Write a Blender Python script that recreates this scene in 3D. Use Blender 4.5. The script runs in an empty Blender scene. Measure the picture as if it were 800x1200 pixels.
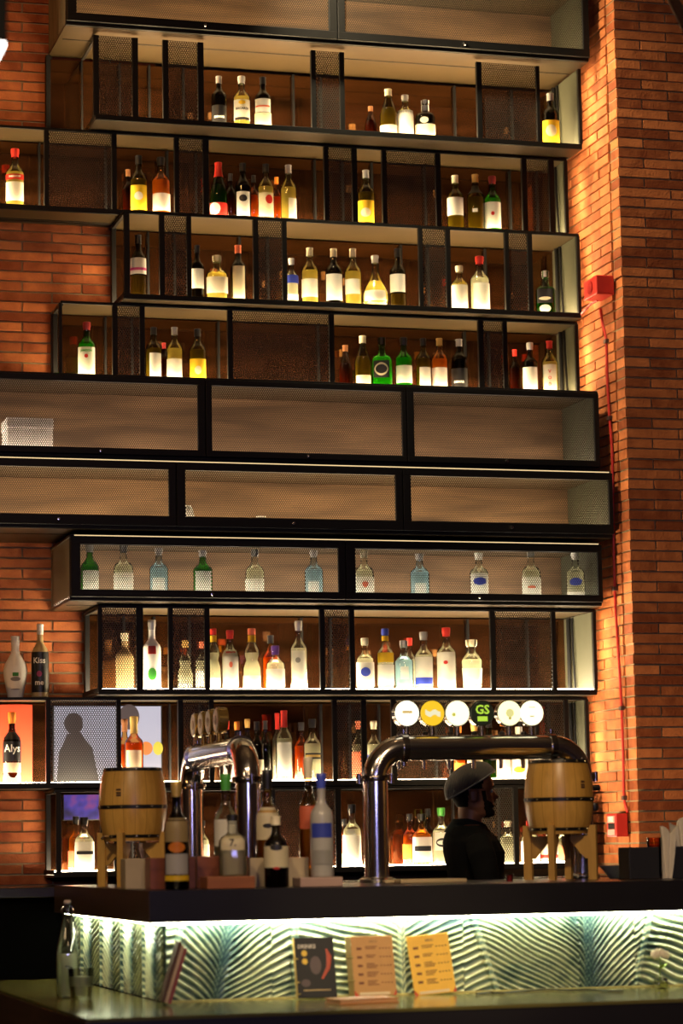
import bpy, bmesh, math, random
from mathutils import Vector, Matrix
random.seed(7)
SC = bpy.context.scene
COL = SC.collection
PI = math.pi
# ---------------------------------------------------------------- camera
F_PX, YAW, PIT, ROL = 3036.1, -0.276909, 0.128614, -0.01630975
CAM = Vector((0, 0, 1.2))
_f = Vector((-math.sin(YAW) * math.cos(PIT), math.cos(YAW) * math.cos(PIT), math.sin(PIT)))
_rt = Vector((math.cos(YAW), math.sin(YAW), 0))
_up = _rt.cross(_f)
_r = _rt * math.cos(ROL) + _up * math.sin(ROL)
_u = _r.cross(_f)
cd = bpy.data.cameras.new('camera'); cam = bpy.data.objects.new('camera', cd); COL.objects.link(cam)
cam.matrix_world = Matrix(((_r.x, _u.x, -_f.x, CAM.x), (_r.y, _u.y, -_f.y, CAM.y), (_r.z, _u.z, -_f.z, CAM.z), (0, 0, 0, 1)))
cd.sensor_fit = 'VERTICAL'; cd.sensor_height = 36; cd.sensor_width = 24; cd.lens = F_PX / 1200 * 36
cd.clip_end = 60
cd.dof.use_dof = True; cd.dof.focus_distance = 12.15; cd.dof.aperture_fstop = 1.9; cd.dof.aperture_blades = 8
SC.camera = cam
# ---------------------------------------------------------------- world, exposure
w = bpy.data.worlds.new('dim_room'); SC.world = w; w.use_nodes = True
w.node_tree.nodes['Background'].inputs[0].default_value = (1.0, .72, .45, 1)
w.node_tree.nodes['Background'].inputs[1].default_value = 0.012
SC.view_settings.view_transform = 'Standard'; SC.view_settings.look = 'None'
SC.view_settings.gamma = 1; SC.view_settings.use_curve_mapping = False
SC.view_settings.exposure = 0.0
SC.cycles.use_denoising = True
SC.cycles.max_bounces = 9; SC.cycles.diffuse_bounces = 3; SC.cycles.glossy_bounces = 4
SC.cycles.transmission_bounces = 6; SC.cycles.transparent_max_bounces = 24
SC.cycles.caustics_reflective = False; SC.cycles.caustics_refractive = False
SC.cycles.sample_clamp_indirect = 6
# light levels
P_SHELF = 33.0      # glowing shelf floors
P_CASE = 12.0
P_STRIP = 55.0     # strip under the bar top
def lamp(name, kind, loc, aim, power, color, size=.3, spot=60, blend=.6):
    l = bpy.data.lights.new(name, kind); l.energy = power; l.color = color
    o = bpy.data.objects.new(name, l); COL.objects.link(o); o.location = loc
    o.rotation_euler = (Vector(aim) - Vector(loc)).to_track_quat('-Z', 'Y').to_euler()
    if kind == 'SPOT': l.spot_size = math.radians(spot); l.spot_blend = blend; l.shadow_soft_size = size
    if kind == 'AREA': l.shape = 'DISK'; l.size = size
    return o
WARM = (1, .66, .34)
lamp('ceiling_spot_bar', 'SPOT', (2.2, 4.8, 4.6), (3.6, 10.0, 1.0), 520, (1, .70, .40), .15, 34, .9)
lamp('ceiling_spot_wing', 'SPOT', (0.2, 5.5, 4.4), (2.1, 10.6, 1.1), 420, (1, .70, .40), .15, 30, .9)
lamp('wall_wash_left', 'SPOT', (0.6, 9.2, 5.8), (1.6, 12.2, 3.9), 120, (1, .47, .13), .1, 75, .9)
lamp('wall_wash_left_low', 'SPOT', (0.5, 10.4, 0.75), (1.6, 12.2, 2.6), 36, (1, .47, .13), .1, 90, .9)
lamp('wall_wash_right', 'SPOT', (3.2, 9.3, 5.8), (5.0, 11.5, 2.2), 16, (1, .62, .3), .1, 80, .9)
lamp('side_wash_right', 'SPOT', (2.9, 11.2, 6.0), (4.7, 11.7, 3.6), 560, (1, .82, .50), .06, 80, .9)  # unseen spot added to boost the shelf glow on the pillar side
lamp('side_wash_low', 'SPOT', (3.2, 11.2, 1.06), (4.7, 11.7, 1.9), 190, (1, .74, .42), .06, 80, .9)

lamp('ceiling_spot_menus', 'SPOT', (2.6, 4.5, 4.2), (2.9, 9.35, .75), 620, (1, .76, .42), .1, 14, .9)  # narrow unseen spot added to brighten the menu cards
lamp('violet_fill_light', 'AREA', (.8, -1.6, 2.1), (3.2, 10.3, 1.3), 75, (.45, .42, 1.0), .7)  # unseen violet area light added for the blue highlight on the chrome
bpy.data.lights['violet_fill_light'].shape = 'RECTANGLE'; bpy.data.lights['violet_fill_light'].size = 3.2; bpy.data.lights['violet_fill_light'].size_y = .35
lamp('room_fill_near', 'AREA', (2.6, 1.5, 3.6), (3.0, 8, 0.5), 14, (1, .68, .36), .5)  # unseen disc light added as warm ambient fill
lamp('room_fill_far', 'AREA', (-2.6, 5.5, 3.4), (2.5, 10, 1.2), 16, (1, .68, .36), .6)  # unseen fill from the left, added to raise the room's ambience
lamp('room_uplight', 'POINT', (1.0, 1.5, 5.2), (0, 0, 0), 90, (1, .62, .32), .3)  # unseen point light added to brighten what the chrome reflects
# ---------------------------------------------------------------- pixel -> place
def Xat(px, Y, z):
    n = _r * F_PX - _f * (px - 400)
    return CAM.x - (n.y * (Y - CAM.y) + n.z * (z - CAM.z)) / n.x
def Zat(py, X, Y):
    n = _u * F_PX + _f * (py - 600)
    return CAM.z - (n.x * (X - CAM.x) + n.y * (Y - CAM.y)) / n.z
def PXPY(X, Y, Z):
    v = Vector((X, Y, Z)) - CAM; d = v.dot(_f)
    return 400 + F_PX * v.dot(_r) / d, 600 - F_PX * v.dot(_u) / d
def mpp(X, Y, Z):
    return (Vector((X, Y, Z)) - CAM).dot(_f) / F_PX
def at(px, py, Y):
    d = _f + _r * ((px - 400) / F_PX) - _u * ((py - 600) / F_PX)
    return CAM + d * (Y / d.y)
# ---------------------------------------------------------------- materials
class N:
    def __init__(s, name):
        s.m = bpy.data.materials.new(name); s.m.use_nodes = True
        s.t = s.m.node_tree; s.b = s.t.nodes['Principled BSDF']; s.out = s.t.nodes['Material Output']
    def n(s, typ, **k):
        o = s.t.nodes.new(typ)
        for a, v in k.items(): setattr(o, a, v)
        return o
    def l(s, a, b): s.t.links.new(a, b)
    def math(s, op, a, b=None, c=None):
        o = s.n('ShaderNodeMath', operation=op)
        for i, v in enumerate((a, b, c)):
            if v is None: continue
            if isinstance(v, (int, float)): o.inputs[i].default_value = v
            else: s.l(v, o.inputs[i])
        return o.outputs[0]
def setp(b, **k):
    for a, v in k.items():
        a = {'col': 'Base Color', 'rough': 'Roughness', 'metal': 'Metallic', 'trans': 'Transmission Weight', 'ior': 'IOR', 'em': 'Emission Color', 'es': 'Emission Strength', 'coat': 'Coat Weight', 'spec': 'Specular IOR Level', 'sheen': 'Sheen Weight'}[a]
        if isinstance(v, tuple) and len(v) == 3: v = v + (1,)
        b.inputs[a].default_value = v
MC = {}
def flat(name, col, rough=.5, var=0, scale=8, bump=0, **k):
    """principled with a gentle procedural variation"""
    if name in MC: return MC[name]
    q = N(name); setp(q.b, col=col, rough=rough, **k)
    tc = q.n('ShaderNodeTexCoord'); no = q.n('ShaderNodeTexNoise'); no.inputs['Scale'].default_value = scale; no.inputs['Detail'].default_value = 4
    q.l(tc.outputs['Object'], no.inputs['Vector'])
    v = var or .06
    mx = q.n('ShaderNodeMix', data_type='RGBA')
    mx.inputs[6].default_value = tuple(c * (1 - v) for c in col) + (1,)
    mx.inputs[7].default_value = tuple(min(1, c * (1 + v)) for c in col) + (1,)
    q.l(no.outputs['Fac'], mx.inputs[0]); q.l(mx.outputs[2], q.b.inputs['Base Color'])
    if bump:
        bp = q.n('ShaderNodeBump'); bp.inputs['Strength'].default_value = bump; bp.inputs['Distance'].default_value = .004
        q.l(no.outputs['Fac'], bp.inputs['Height']); q.l(bp.outputs[0], q.b.inputs['Normal'])
    MC[name] = q.m; return q.m
def emit(name, col, s):
    if name in MC: return MC[name]
    q = N(name); setp(q.b, col=(.6, .6, .6) if s > 1.2 else (.01, .01, .01), rough=.4, em=col, es=s)
    MC[name] = q.m; return q.m
def brick_mat(name, a, b, mort=False):
    q = N(name); tc = q.n('ShaderNodeTexCoord'); at_ = q.n('ShaderNodeAttribute', attribute_name='tone')
    no = q.n('ShaderNodeTexNoise'); no.inputs['Scale'].default_value = 14; no.inputs['Detail'].default_value = 6
    n2 = q.n('ShaderNodeTexNoise'); n2.inputs['Scale'].default_value = 90; n2.inputs['Detail'].default_value = 3
    q.l(tc.outputs['Object'], no.inputs['Vector']); q.l(tc.outputs['Object'], n2.inputs['Vector'])
    fac = q.math('ADD', q.math('MULTIPLY', at_.outputs['Fac'], .75), q.math('MULTIPLY', q.math('SUBTRACT', no.outputs['Fac'], .5), 1.1))
    cr = q.n('ShaderNodeValToRGB'); cr.color_ramp.elements[0].color = a + (1,); cr.color_ramp.elements[1].color = b + (1,)
    cr.color_ramp.elements[0].position = .05; cr.color_ramp.elements[1].position = .8
    q.l(fac, cr.inputs[0]); q.l(cr.outputs[0], q.b.inputs['Base Color']); setp(q.b, rough=.85, spec=.25)
    bp = q.n('ShaderNodeBump'); bp.inputs['Strength'].default_value = .6; bp.inputs['Distance'].default_value = .003
    q.l(q.math('ADD', n2.outputs['Fac'], no.outputs['Fac']), bp.inputs['Height']); q.l(bp.outputs[0], q.b.inputs['Normal'])
    return q.m
M_BRICK = brick_mat('brick', (.22, .050, .014), (.58, .185, .058))
M_MORT = flat('mortar', (.30, .235, .13), .95, .25, 60, .5)
def wood_mat(name, c1, c2, scale=14, rough=.45, axis='z', stave=0):
    if name in MC: return MC[name]
    q = N(name); tc = q.n('ShaderNodeTexCoord'); mp = q.n('ShaderNodeMapping')
    s = {'z': (scale, scale, scale * .12), 'x': (scale * .12, scale, scale), 'y': (scale, scale * .12, scale)}[axis]
    mp.inputs['Scale'].default_value = s
    q.l(tc.outputs['Object'], mp.inputs[0]); no = q.n('ShaderNodeTexNoise'); no.inputs['Detail'].default_value = 5; no.inputs['Distortion'].default_value = .8
    no.inputs['Scale'].default_value = 2
    q.l(mp.outputs[0], no.inputs['Vector']); fac = no.outputs['Fac']
    if stave:
        sx = q.n('ShaderNodeSeparateXYZ'); q.l(tc.outputs['Object'], sx.inputs[0])
        an = q.math('ARCTAN2', sx.outputs[1], sx.outputs[0])
        k = q.math('MULTIPLY', an, stave / (2 * PI))
        fl = q.math('FLOOR', k); wn = q.n('ShaderNodeTexWhiteNoise', noise_dimensions='1D'); q.l(fl, wn.inputs['W'])
        fac = q.math('ADD', q.math('MULTIPLY', fac, .7), q.math('MULTIPLY', wn.outputs['Value'], .45))
        gap = q.math('LESS_THAN', q.math('ABSOLUTE', q.math('SUBTRACT', q.math('FRACT', k), .5)), .47)
        fac = q.math('MULTIPLY', fac, q.math('ADD', q.math('MULTIPLY', gap, .6), .4))
    cr = q.n('ShaderNodeValToRGB'); cr.color_ramp.elements[0].color = c1 + (1,); cr.color_ramp.elements[1].color = c2 + (1,)
    cr.color_ramp.elements[0].position = .25; cr.color_ramp.elements[1].position = .75
    q.l(fac, cr.inputs[0]); q.l(cr.outputs[0], q.b.inputs['Base Color']); setp(q.b, rough=rough)
    MC[name] = q.m; return q.m
def mesh_mat(name, pitch, hole, col=(.035, .031, .026)):
    """perforated steel: staggered round holes cut by a procedural mask in the sheet's own coordinates"""
    q = N(name); tc = q.n('ShaderNodeTexCoord'); sx = q.n('ShaderNodeSeparateXYZ'); q.l(tc.outputs['Object'], sx.inputs[0])
    u = q.math('DIVIDE', q.math('ADD', sx.outputs[0], sx.outputs[1]), pitch)
    v = q.math('DIVIDE', sx.outputs[2], pitch * 1.7320508)
    ds = []
    for o in (0, .5):
        a = q.math('SUBTRACT', q.math('FRACT', q.math('ADD', u, o)), .5)
        b = q.math('MULTIPLY', q.math('SUBTRACT', q.math('FRACT', q.math('ADD', v, o)), .5), 1.7320508)
        ds.append(q.math('SQRT', q.math('ADD', q.math('MULTIPLY', a, a), q.math('MULTIPLY', b, b))))
    h = q.math('LESS_THAN', q.math('MINIMUM', ds[0], ds[1]), hole)
    setp(q.b, col=col, rough=.45, metal=.5)
    tr = q.n('ShaderNodeBsdfTransparent'); mx = q.n('ShaderNodeMixShader')
    q.l(h, mx.inputs[0]); q.l(q.b.outputs[0], mx.inputs[1]); q.l(tr.outputs[0], mx.inputs[2]); q.l(mx.outputs[0], q.out.inputs[0])
    return q.m
M_MESH = mesh_mat('perforated_steel', .0112, .40, (.05, .044, .037))
M_MESHF = mesh_mat('fine_perforated_steel', .0100, .41)
M_STEEL = flat('black_steel', (.005, .0047, .0045), .5, .2, 30, spec=.22)
M_PLATE = flat('sheet_metal_underside', (.036, .0235, .0095), .36, .28, 5, .3, metal=.25)
M_SIDE = flat('pale_side_board', (.046, .046, .025), .6, .15, 9, .2)
M_CHROME = flat('chrome', (.80, .77, .74), .15, .03, 5, metal=1.0)
M_CHROMED = flat('dark_chrome', (.30, .27, .25), .2, .05, 5, metal=1.0)
M_BLACKP = flat('black_plastic', (.012, .012, .014), .35)
def mirror_mat():
    """dark polished timber under bronze glass: half mirror, half brown board"""
    q = N('bronze_mirror'); setp(q.b, rough=.06, metal=1.0)
    tc = q.n('ShaderNodeTexCoord'); no = q.n('ShaderNodeTexNoise'); no.inputs['Scale'].default_value = 2.5; no.inputs['Detail'].default_value = 3
    mp = q.n('ShaderNodeMapping'); mp.inputs['Scale'].default_value = (1, 1, 7); q.l(tc.outputs['Object'], mp.inputs[0])
    q.l(mp.outputs[0], no.inputs['Vector']); cr = q.n('ShaderNodeValToRGB')
    cr.color_ramp.elements[0].color = (.22, .10, .04, 1); cr.color_ramp.elements[1].color = (.34, .18, .08, 1)
    q.l(no.outputs['Fac'], cr.inputs[0]); q.l(cr.outputs[0], q.b.inputs['Base Color'])
    df = q.n('ShaderNodeBsdfDiffuse'); c2 = q.n('ShaderNodeValToRGB'); c2.color_ramp.elements[0].color = (.005, .002, .0008, 1); c2.color_ramp.elements[1].color = (.028, .009, .003, 1)
    c2.color_ramp.elements[0].position = .3; c2.color_ramp.elements[1].position = .7
    q.l(no.outputs['Fac'], c2.inputs[0]); q.l(c2.outputs[0], df.inputs[0])
    mx = q.n('ShaderNodeMixShader'); mx.inputs[0].default_value = .5; q.l(q.b.outputs[0], mx.inputs[1]); q.l(df.outputs[0], mx.inputs[2]); q.l(mx.outputs[0], q.out.inputs[0])
    return q.m
M_MIRROR = mirror_mat()
M_GLOW = emit('glowing_floor', (1, .74, .40), P_SHELF)
M_GLOWC = emit('glowing_case_floor', (1, .74, .42), P_CASE)
M_GLOWW = emit('glowing_lower_floor', (1, .80, .52), P_SHELF * 1.15)
def glass_mat(name, tint, gloss=1.0):
    if name in MC: return MC[name]
    q = N(name); tr = q.n('ShaderNodeBsdfTransparent'); tr.inputs[0].default_value = tint + (1,)
    gl = q.n('ShaderNodeBsdfGlossy'); gl.inputs['Roughness'].default_value = .04
    fr = q.n('ShaderNodeFresnel'); fr.inputs[0].default_value = 1.5
    lw = q.math('MINIMUM', q.math('MULTIPLY', fr.outputs[0], 1.3 * gloss), 1)
    mx = q.n('ShaderNodeMixShader'); q.l(lw, mx.inputs[0]); q.l(tr.outputs[0], mx.inputs[1]); q.l(gl.outputs[0], mx.inputs[2]); q.l(mx.outputs[0], q.out.inputs[0])
    q.t.nodes.remove(q.b); MC[name] = q.m; return q.m
def liquid_mat(name, tint, cloud=.3):
    if name in MC: return MC[name]
    q = N(name); gb = q.n('ShaderNodeBsdfTransparent'); gb.inputs['Color'].default_value = tint + (1,)
    tl = q.n('ShaderNodeBsdfTranslucent'); tl.inputs[0].default_value = tint + (1,)
    df = q.n('ShaderNodeBsdfDiffuse'); df.inputs[0].default_value = tint + (1,)
    lw = q.n('ShaderNodeLayerWeight'); lw.inputs[0].default_value = .35
    m1 = q.n('ShaderNodeMixShader'); m1.inputs[0].default_value = .45; q.l(tl.outputs[0], m1.inputs[1]); q.l(df.outputs[0], m1.inputs[2])
    m2 = q.n('ShaderNodeMixShader'); q.l(q.math('MINIMUM', q.math('ADD', q.math('MULTIPLY', lw.outputs['Facing'], .5), cloud), .95), m2.inputs[0]); q.l(gb.outputs[0], m2.inputs[1]); q.l(m1.outputs[0], m2.inputs[2])
    q.l(m2.outputs[0], q.out.inputs[0]); q.t.nodes.remove(q.b); MC[name] = q.m; return q.m
def paper_mat(name, col):
    """label paper: diffuse with some light coming through from the glowing bottle behind"""
    if name in MC: return MC[name]
    q = N(name); tl = q.n('ShaderNodeBsdfTranslucent'); tl.inputs[0].default_value = col + (1,); setp(q.b, col=col, rough=.45)
    tc = q.n('ShaderNodeTexCoord'); no = q.n('ShaderNodeTexNoise'); no.inputs['Scale'].default_value = 120; q.l(tc.outputs['Object'], no.inputs['Vector'])
    mc = q.n('ShaderNodeMix', data_type='RGBA'); mc.inputs[6].default_value = tuple(c * .9 for c in col) + (1,); mc.inputs[7].default_value = col + (1,); q.l(no.outputs['Fac'], mc.inputs[0]); q.l(mc.outputs[2], q.b.inputs['Base Color'])
    mx = q.n('ShaderNodeMixShader'); mx.inputs[0].default_value = .4; q.l(q.b.outputs[0], mx.inputs[1]); q.l(tl.outputs[0], mx.inputs[2]); q.l(mx.outputs[0], q.out.inputs[0])
    MC[name] = q.m; return q.m
# ---------------------------------------------------------------- mesh builder
class MB:
    def __init__(s): s.v = []; s.f = []; s.tone = []; s.sm = []
    def add(s, vs, fs, smooth=False, tone=0):
        o = len(s.v); s.v += [tuple(v) for v in vs]; s.f += [tuple(i + o for i in f) for f in fs]
        s.sm += [smooth] * len(fs); s.tone += [tone] * len(fs); return s
    def box(s, x0, x1, y0, y1, z0, z1, tone=0):
        vs = [(x0, y0, z0), (x1, y0, z0), (x1, y1, z0), (x0, y1, z0), (x0, y0, z1), (x1, y0, z1), (x1, y1, z1), (x0, y1, z1)]
        return s.add(vs, [(0, 3, 2, 1), (4, 5, 6, 7), (0, 1, 5, 4), (1, 2, 6, 5), (2, 3, 7, 6), (3, 0, 4, 7)], False, tone)
    def bbox(s, x0, x1, y0, y1, z0, z1, b=.003):
        """box with chamfered edges"""
        bm = bmesh.new(); bmesh.ops.create_cube(bm, size=1)
        for v in bm.verts: v.co = Vector(((x0 + x1) / 2 + v.co.x * (x1 - x0), (y0 + y1) / 2 + v.co.y * (y1 - y0), (z0 + z1) / 2 + v.co.z * (z1 - z0)))
        bmesh.ops.bevel(bm, geom=bm.edges[:], offset=min(b, (x1 - x0) * .4, (y1 - y0) * .4, (z1 - z0) * .4), segments=2, affect='EDGES', profile=.5)
        bm.verts.index_update(); s.add([v.co[:] for v in bm.verts], [[v.index for v in f.verts] for f in bm.faces]); bm.free(); return s
    def lathe(s, prof, n=24, c=(0, 0, 0), ex=2, sx=1, sy=1, cap=True):
        """prof [(r,z)...]; ex>2 squares the section"""
        vs = []; 
        for r, z in prof:
            for k in range(n):
                a = 2 * PI * k / n; ca, sa = math.cos(a), math.sin(a)
                m = (abs(ca) ** ex + abs(sa) ** ex) ** (-1 / ex)
                vs.append((c[0] + r * m * ca * sx, c[1] + r * m * sa * sy, c[2] + z))
        fs = [(i * n + k, i * n + (k + 1) % n, (i + 1) * n + (k + 1) % n, (i + 1) * n + k) for i in range(len(prof) - 1) for k in range(n)]
        if cap: fs.append(tuple(range(n - 1, -1, -1))); fs.append(tuple((len(prof) - 1) * n + k for k in range(n)))
        return s.add(vs, fs, True)
    def tube(s, pts, r, n=10, cap=True):
        pts = [Vector(p) for p in pts]; rs = r if isinstance(r, (list, tuple)) else [r] * len(pts)
        vs = []; ref = None
        for i, p in enumerate(pts):
            t = (pts[min(i + 1, len(pts) - 1)] - pts[max(i - 1, 0)]).normalized()
            if ref is None: ref = t.orthogonal().normalized()
            ref = (ref - t * ref.dot(t)).normalized(); b = t.cross(ref)
            for k in range(n):
                a = 2 * PI * k / n; vs.append(p + (ref * math.cos(a) + b * math.sin(a)) * rs[i])
        fs = [(i * n + k, i * n + (k + 1) % n, (i + 1) * n + (k + 1) % n, (i + 1) * n + k) for i in range(len(pts) - 1) for k in range(n)]
        if cap: fs.append(tuple(range(n - 1, -1, -1))); fs.append(tuple((len(pts) - 1) * n + k for k in range(n)))
        return s.add(vs, fs, True)
    def disc(s, c, r, axis, th, n=24):
        a = Vector(axis).normalized(); c = Vector(c); return s.tube([c, c + a * th], r, n)
    def build(s, name, mat, parent=None, tone=False):
        org = parent_world(parent) if parent else Vector()
        me = bpy.data.meshes.new(name); me.from_pydata([Vector(v) - org for v in s.v], [], s.f)
        me.materials.append(mat)
        me.polygons.foreach_set('use_smooth', s.sm)
        if tone:
            a = me.attributes.new('tone', 'FLOAT', 'FACE'); a.data.foreach_set('value', s.tone)
        if any(s.sm):
            try: me.set_sharp_from_angle(angle=math.radians(42))
            except Exception: pass
        me.update()
        o = bpy.data.objects.new(name, me); COL.objects.link(o)
        if parent: o.parent = parent
        return o
LOCAL = {}
def parent_world(p):
    """where geometry given in place coordinates hangs from; things flagged local take raw coordinates"""
    if p.name in LOCAL: return Vector()
    return Vector(p.get('_o', (0, 0, 0)))
def tag(o, label, cat, group=None):
    o['label'] = label; o['category'] = cat
    if group: o['group'] = group
    return o
def thing(name, label, cat, loc, rz=0, group=None, local=True):
    o = bpy.data.objects.new(name, None); COL.objects.link(o); o.location = loc; o.rotation_euler.z = rz
    o.empty_display_size = .05; tag(o, label, cat, group)
    if local: LOCAL[o.name] = 1
    else: ORG[o.name] = Vector(loc)
    return o
ORG = {}
def parent_world(p):
    q = p
    while q is not None:
        if q.name in ORG: return ORG[q.name]
        q = q.parent
    return Vector()
def struct(name, mb, mat, tone=False):
    o = mb.build(name, mat, None, tone); o['kind'] = 'structure'; return o
# ---------------------------------------------------------------- the room
B = 12.2          # face of the brick back wall
def shell(name, x0, x1, y0, y1, z0, z1, mat): return struct(name, MB().box(x0, x1, y0, y1, z0, z1), mat)
M_FLOOR = flat('dark_floor', (.05, .04, .032), .5, .3, 3)
M_DARKW = flat('dark_wall', (.10, .055, .03), .8, .3, 2)
shell('floor', -4, 8, -3, 12.5, -.1, 0, M_FLOOR)
shell('ceiling', -4, 8, -3, 12.5, 6.6, 6.7, flat('dark_ceiling', (.12, .08, .05), .9))
shell('wall_left', -4.1, -4, -3, 12.5, 0, 6.6, M_DARKW)
shell('wall_right', 8, 8.1, -3, 12.5, 0, 6.6, M_DARKW)
shell('wall_rear', -4.1, 8.1, -3.1, -3, 0, 6.6, M_DARKW)
shell('wall_back', -4, 8, B + .06, B + .4, 0, 6.6, M_DARKW)
CO = .0497
def brick_run(mb, mm, a0, a1, z0, z1, place, L=.29, half=True, ph=0.0):
    """courses of single bricks along a; place(a0,a1,z0,z1,out) gives box bounds"""
    k = 0; z = z0
    while z < z1:
        x = a0 - (L / 2 if k % 2 else 0) - ph
        while x < a1:
            s, e = max(x, a0), min(x + L, a1)
            if e - s > .02:
                j = .0045; out = random.uniform(-.003, .004)
                mb.box(*place(s + j, e - j, z + random.uniform(.0035, .0055), z + CO - random.uniform(.0035, .0055), out), tone=random.random())
            x += L
        z += CO; k += 1
# left of the shelving and behind it
mb = MB(); brick_run(mb, None, .4, 2.55, .55, 5.75, lambda a, b, c, d, o: (a, b, B - .004 - o, B + .06, c, d), ph=.11)
struct('trim_1', MB().box(.4, 2.55, B + .006, B + .06, .55, 5.75), M_MORT)
struct('wall_back_brick', mb, M_BRICK, True)
# pillar on the right: lit side face X=4.70, front face Y=11.5
PX_, PY_ = 4.70, 11.5
mb = MB(); brick_run(mb, None, PX_, 5.8, .55, 5.75, lambda a, b, c, d, o: (a - (o if a < PX_ + .01 else 0), b, PY_ - o * .3, PY_ + .10, c, d), L=.275)
k = 0; z = .55
while z < 5.75:                      # side face courses, bonded with the front bricks
    y = PY_ + .105 + (0 if k % 2 else -.0)
    edges = [y, y + (.14 if k % 2 else .26)]
    while edges[-1] < B + .05: edges.append(edges[-1] + .27)
    for a, b in zip(edges, edges[1:]):
        o = random.uniform(-.002, .006)
        mb.box(PX_ - o, PX_ + .1, a + .004, min(b, B + .05) - .004, z + random.uniform(.0035, .0055), z + CO - random.uniform(.0035, .0055), tone=.35 + .65 * random.random())
    z += CO; k += 1
struct('wall_right_brick', mb, M_BRICK, True)
struct('trim_2', MB().box(PX_ + .009, 5.8, PY_ + .009, B + .05, .55, 5.75), M_MORT)
# ---------------------------------------------------------------- shelving
ROWS = {}
RX = 4.62
YBK = B - .03     # mirror face
def open_row(key, Y, zb, zt, xl, posts, panels, label, xback=None, xr=RX, top_to=None, glow=M_GLOW, nm='open_shelf_unit', left_open=True):
    zm = (zb + zt) / 2
    t = thing(nm, label, 'shelf', (xl, Y, zb), local=False)
    xb = xl if xback is None else xback
    zf = zb + (.0245 if key in '1234' else .030)
    MB().box(xl, xr, Y + .012, B - .006, zb, zb + .012).build('bottom_plate', M_PLATE, t)
    fr = MB(); fr.bbox(xl, xr, Y, Y + .012, zb, zb + .026, .002); fr.build('front_rail', M_STEEL, t)
    MB().bbox(xl + .01, xr - .01, Y + .175, Y + .183, zb - .0025, zb - .0002, .0008).build('seam_strip', M_STEEL, t)
    MB().bbox(xl + .01, xr - .01, B - .068, B - .040, zb - .004, zb - .0002, .0008).build('seam_strip', M_STEEL, t)
    MB().box(xl + .004, xr - .004, Y + .013, YBK - .012, zb + .0125, zf).build('light_panel', glow, t)
    MB().box(xb + .01, xr - .012, YBK, YBK + .008, zb + .013, zt - .018).build('back_mirror', M_MIRROR, t)
    # top
    tx = xr if top_to is None else top_to
    if tx > xl:
        MB().bbox(xl, tx, Y, Y + .012, zt - .016, zt - .002, .002).build('top_rail', M_STEEL, t)
        MB().box(xl, tx, Y + .0125, B - .006, zt - .010, zt - .003).build('top_plate', M_PLATE, t)
    # posts
    for a, b in posts:
        x0, x1 = Xat(a, Y, zm), Xat(b, Y, zm)
        MB().bbox(x0, x1, Y + .0005, Y + .022, zb + .02, zt - .012, .002).build('post', M_STEEL, t)
        if not (key == '9' and a < 200 or key == '10' and a < 125): MB().box((x0 + x1) / 2 - .004, (x0 + x1) / 2 + .004, YBK - .03, YBK - .004, zf + .001, zt - .02).build('back_post', M_STEEL, t)
    for a, b in panels:
        MB().box(Xat(a, Y, zm) - .003, Xat(b, Y, zm) + .003, Y + .008, Y + .0095, zb + .022, zt - .012).build('mesh_panel', M_MESH, t)
    # left end frame
    if left_open:
        e = MB(); e.bbox(xb, xb + .022, YBK - .05, YBK - .012, zb + .02, zt - .012, .002)
        e.bbox(xl, xl + .016, Y + .02, YBK - .03, zt - .022, zt - .012, .002)
        e.bbox(xl - .001, xl + .003, Y + .0122, B - .01, zb + .0125, zb + .034, .001)
        e.build('end_frame', M_STEEL, t)
    # right end: pale board with a dark conduit at the back
    MB().box(xr - .011, xr, Y + .023, YBK, zb + .013, zt - .013).build('side_board', M_SIDE, t)
    MB().bbox(xr - .0125, xr + .004, Y - .0005, Y + .020, zb + .0265, zt - .0125, .002).build('post', M_STEEL, t)
    if key != '10': MB().box(xr + .0005, xr + .005, Y + .06, Y + .085, zb + .02, zt - .02).build('end_light_strip', emit('end_strip_glow', (1, .74, .42), 44.0), t)
    e = MB(); e.tube([(xr - .024, YBK - .09, zf + .002), (xr - .026, YBK - .1, (zf + zt) / 2), (xr - .022, YBK - .085, zt - .02)], .011, 8)
    e.tube([(xr - .020, YBK - .16, zf + .002), (xr - .023, YBK - .15, (zf + zt) / 2), (xr - .019, YBK - .13, zt - .02)], .006, 8)
    e.build('conduit', M_STEEL, t)
    ROWS[key] = (Y, zf, zt); return t
XR1, XL2 = 2.166, 1.2
open_row('1', B - .44, 4.63, 5.055, 2.166, [(109.5, 116), (155, 162), (191, 197.5), (232, 239), (365, 370.5), (398.5, 404), (559, 565), (629, 633)],
         [(116, 155), (198, 232), (370, 398.5), (565, 629)], 'top open bottle shelf just under the uppermost mesh cabinet', xback=1.99, top_to=-1)
open_row('2', B - .27, 4.218, 4.628, XL2, [(52, 57.5), (131, 137), (204.5, 210), (238, 245), (380, 385.5), (413, 419), (448, 453.5), (511, 517), (612, 618), (644, 650)],
         [(57.5, 131), (210, 238), (385.5, 413), (453.5, 511), (618, 644)], 'second open bottle shelf, running out of view at the left', xr=4.60, left_open=False)
open_row('3', B - .38, 3.785, 4.214, 2.309, [(145.5, 152), (187, 193), (219, 224.5), (297, 303), (331, 336.5), (491, 496), (523, 528.5), (592, 597), (619, 624.5)],
         [(193, 219), (303, 331), (496, 523), (597, 619)], 'third open bottle shelf beside the red alarm box', xr=4.612)
open_row('4', B - .30, 3.402, 3.783, 2.022, [(69, 73), (132, 138), (164, 170), (267, 273), (386, 392), (561, 567), (590, 595)],
         [(138, 164), (273, 386), (567, 590)], 'fourth open bottle shelf, resting on the wide mesh cabinets', xr=4.622)
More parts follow.
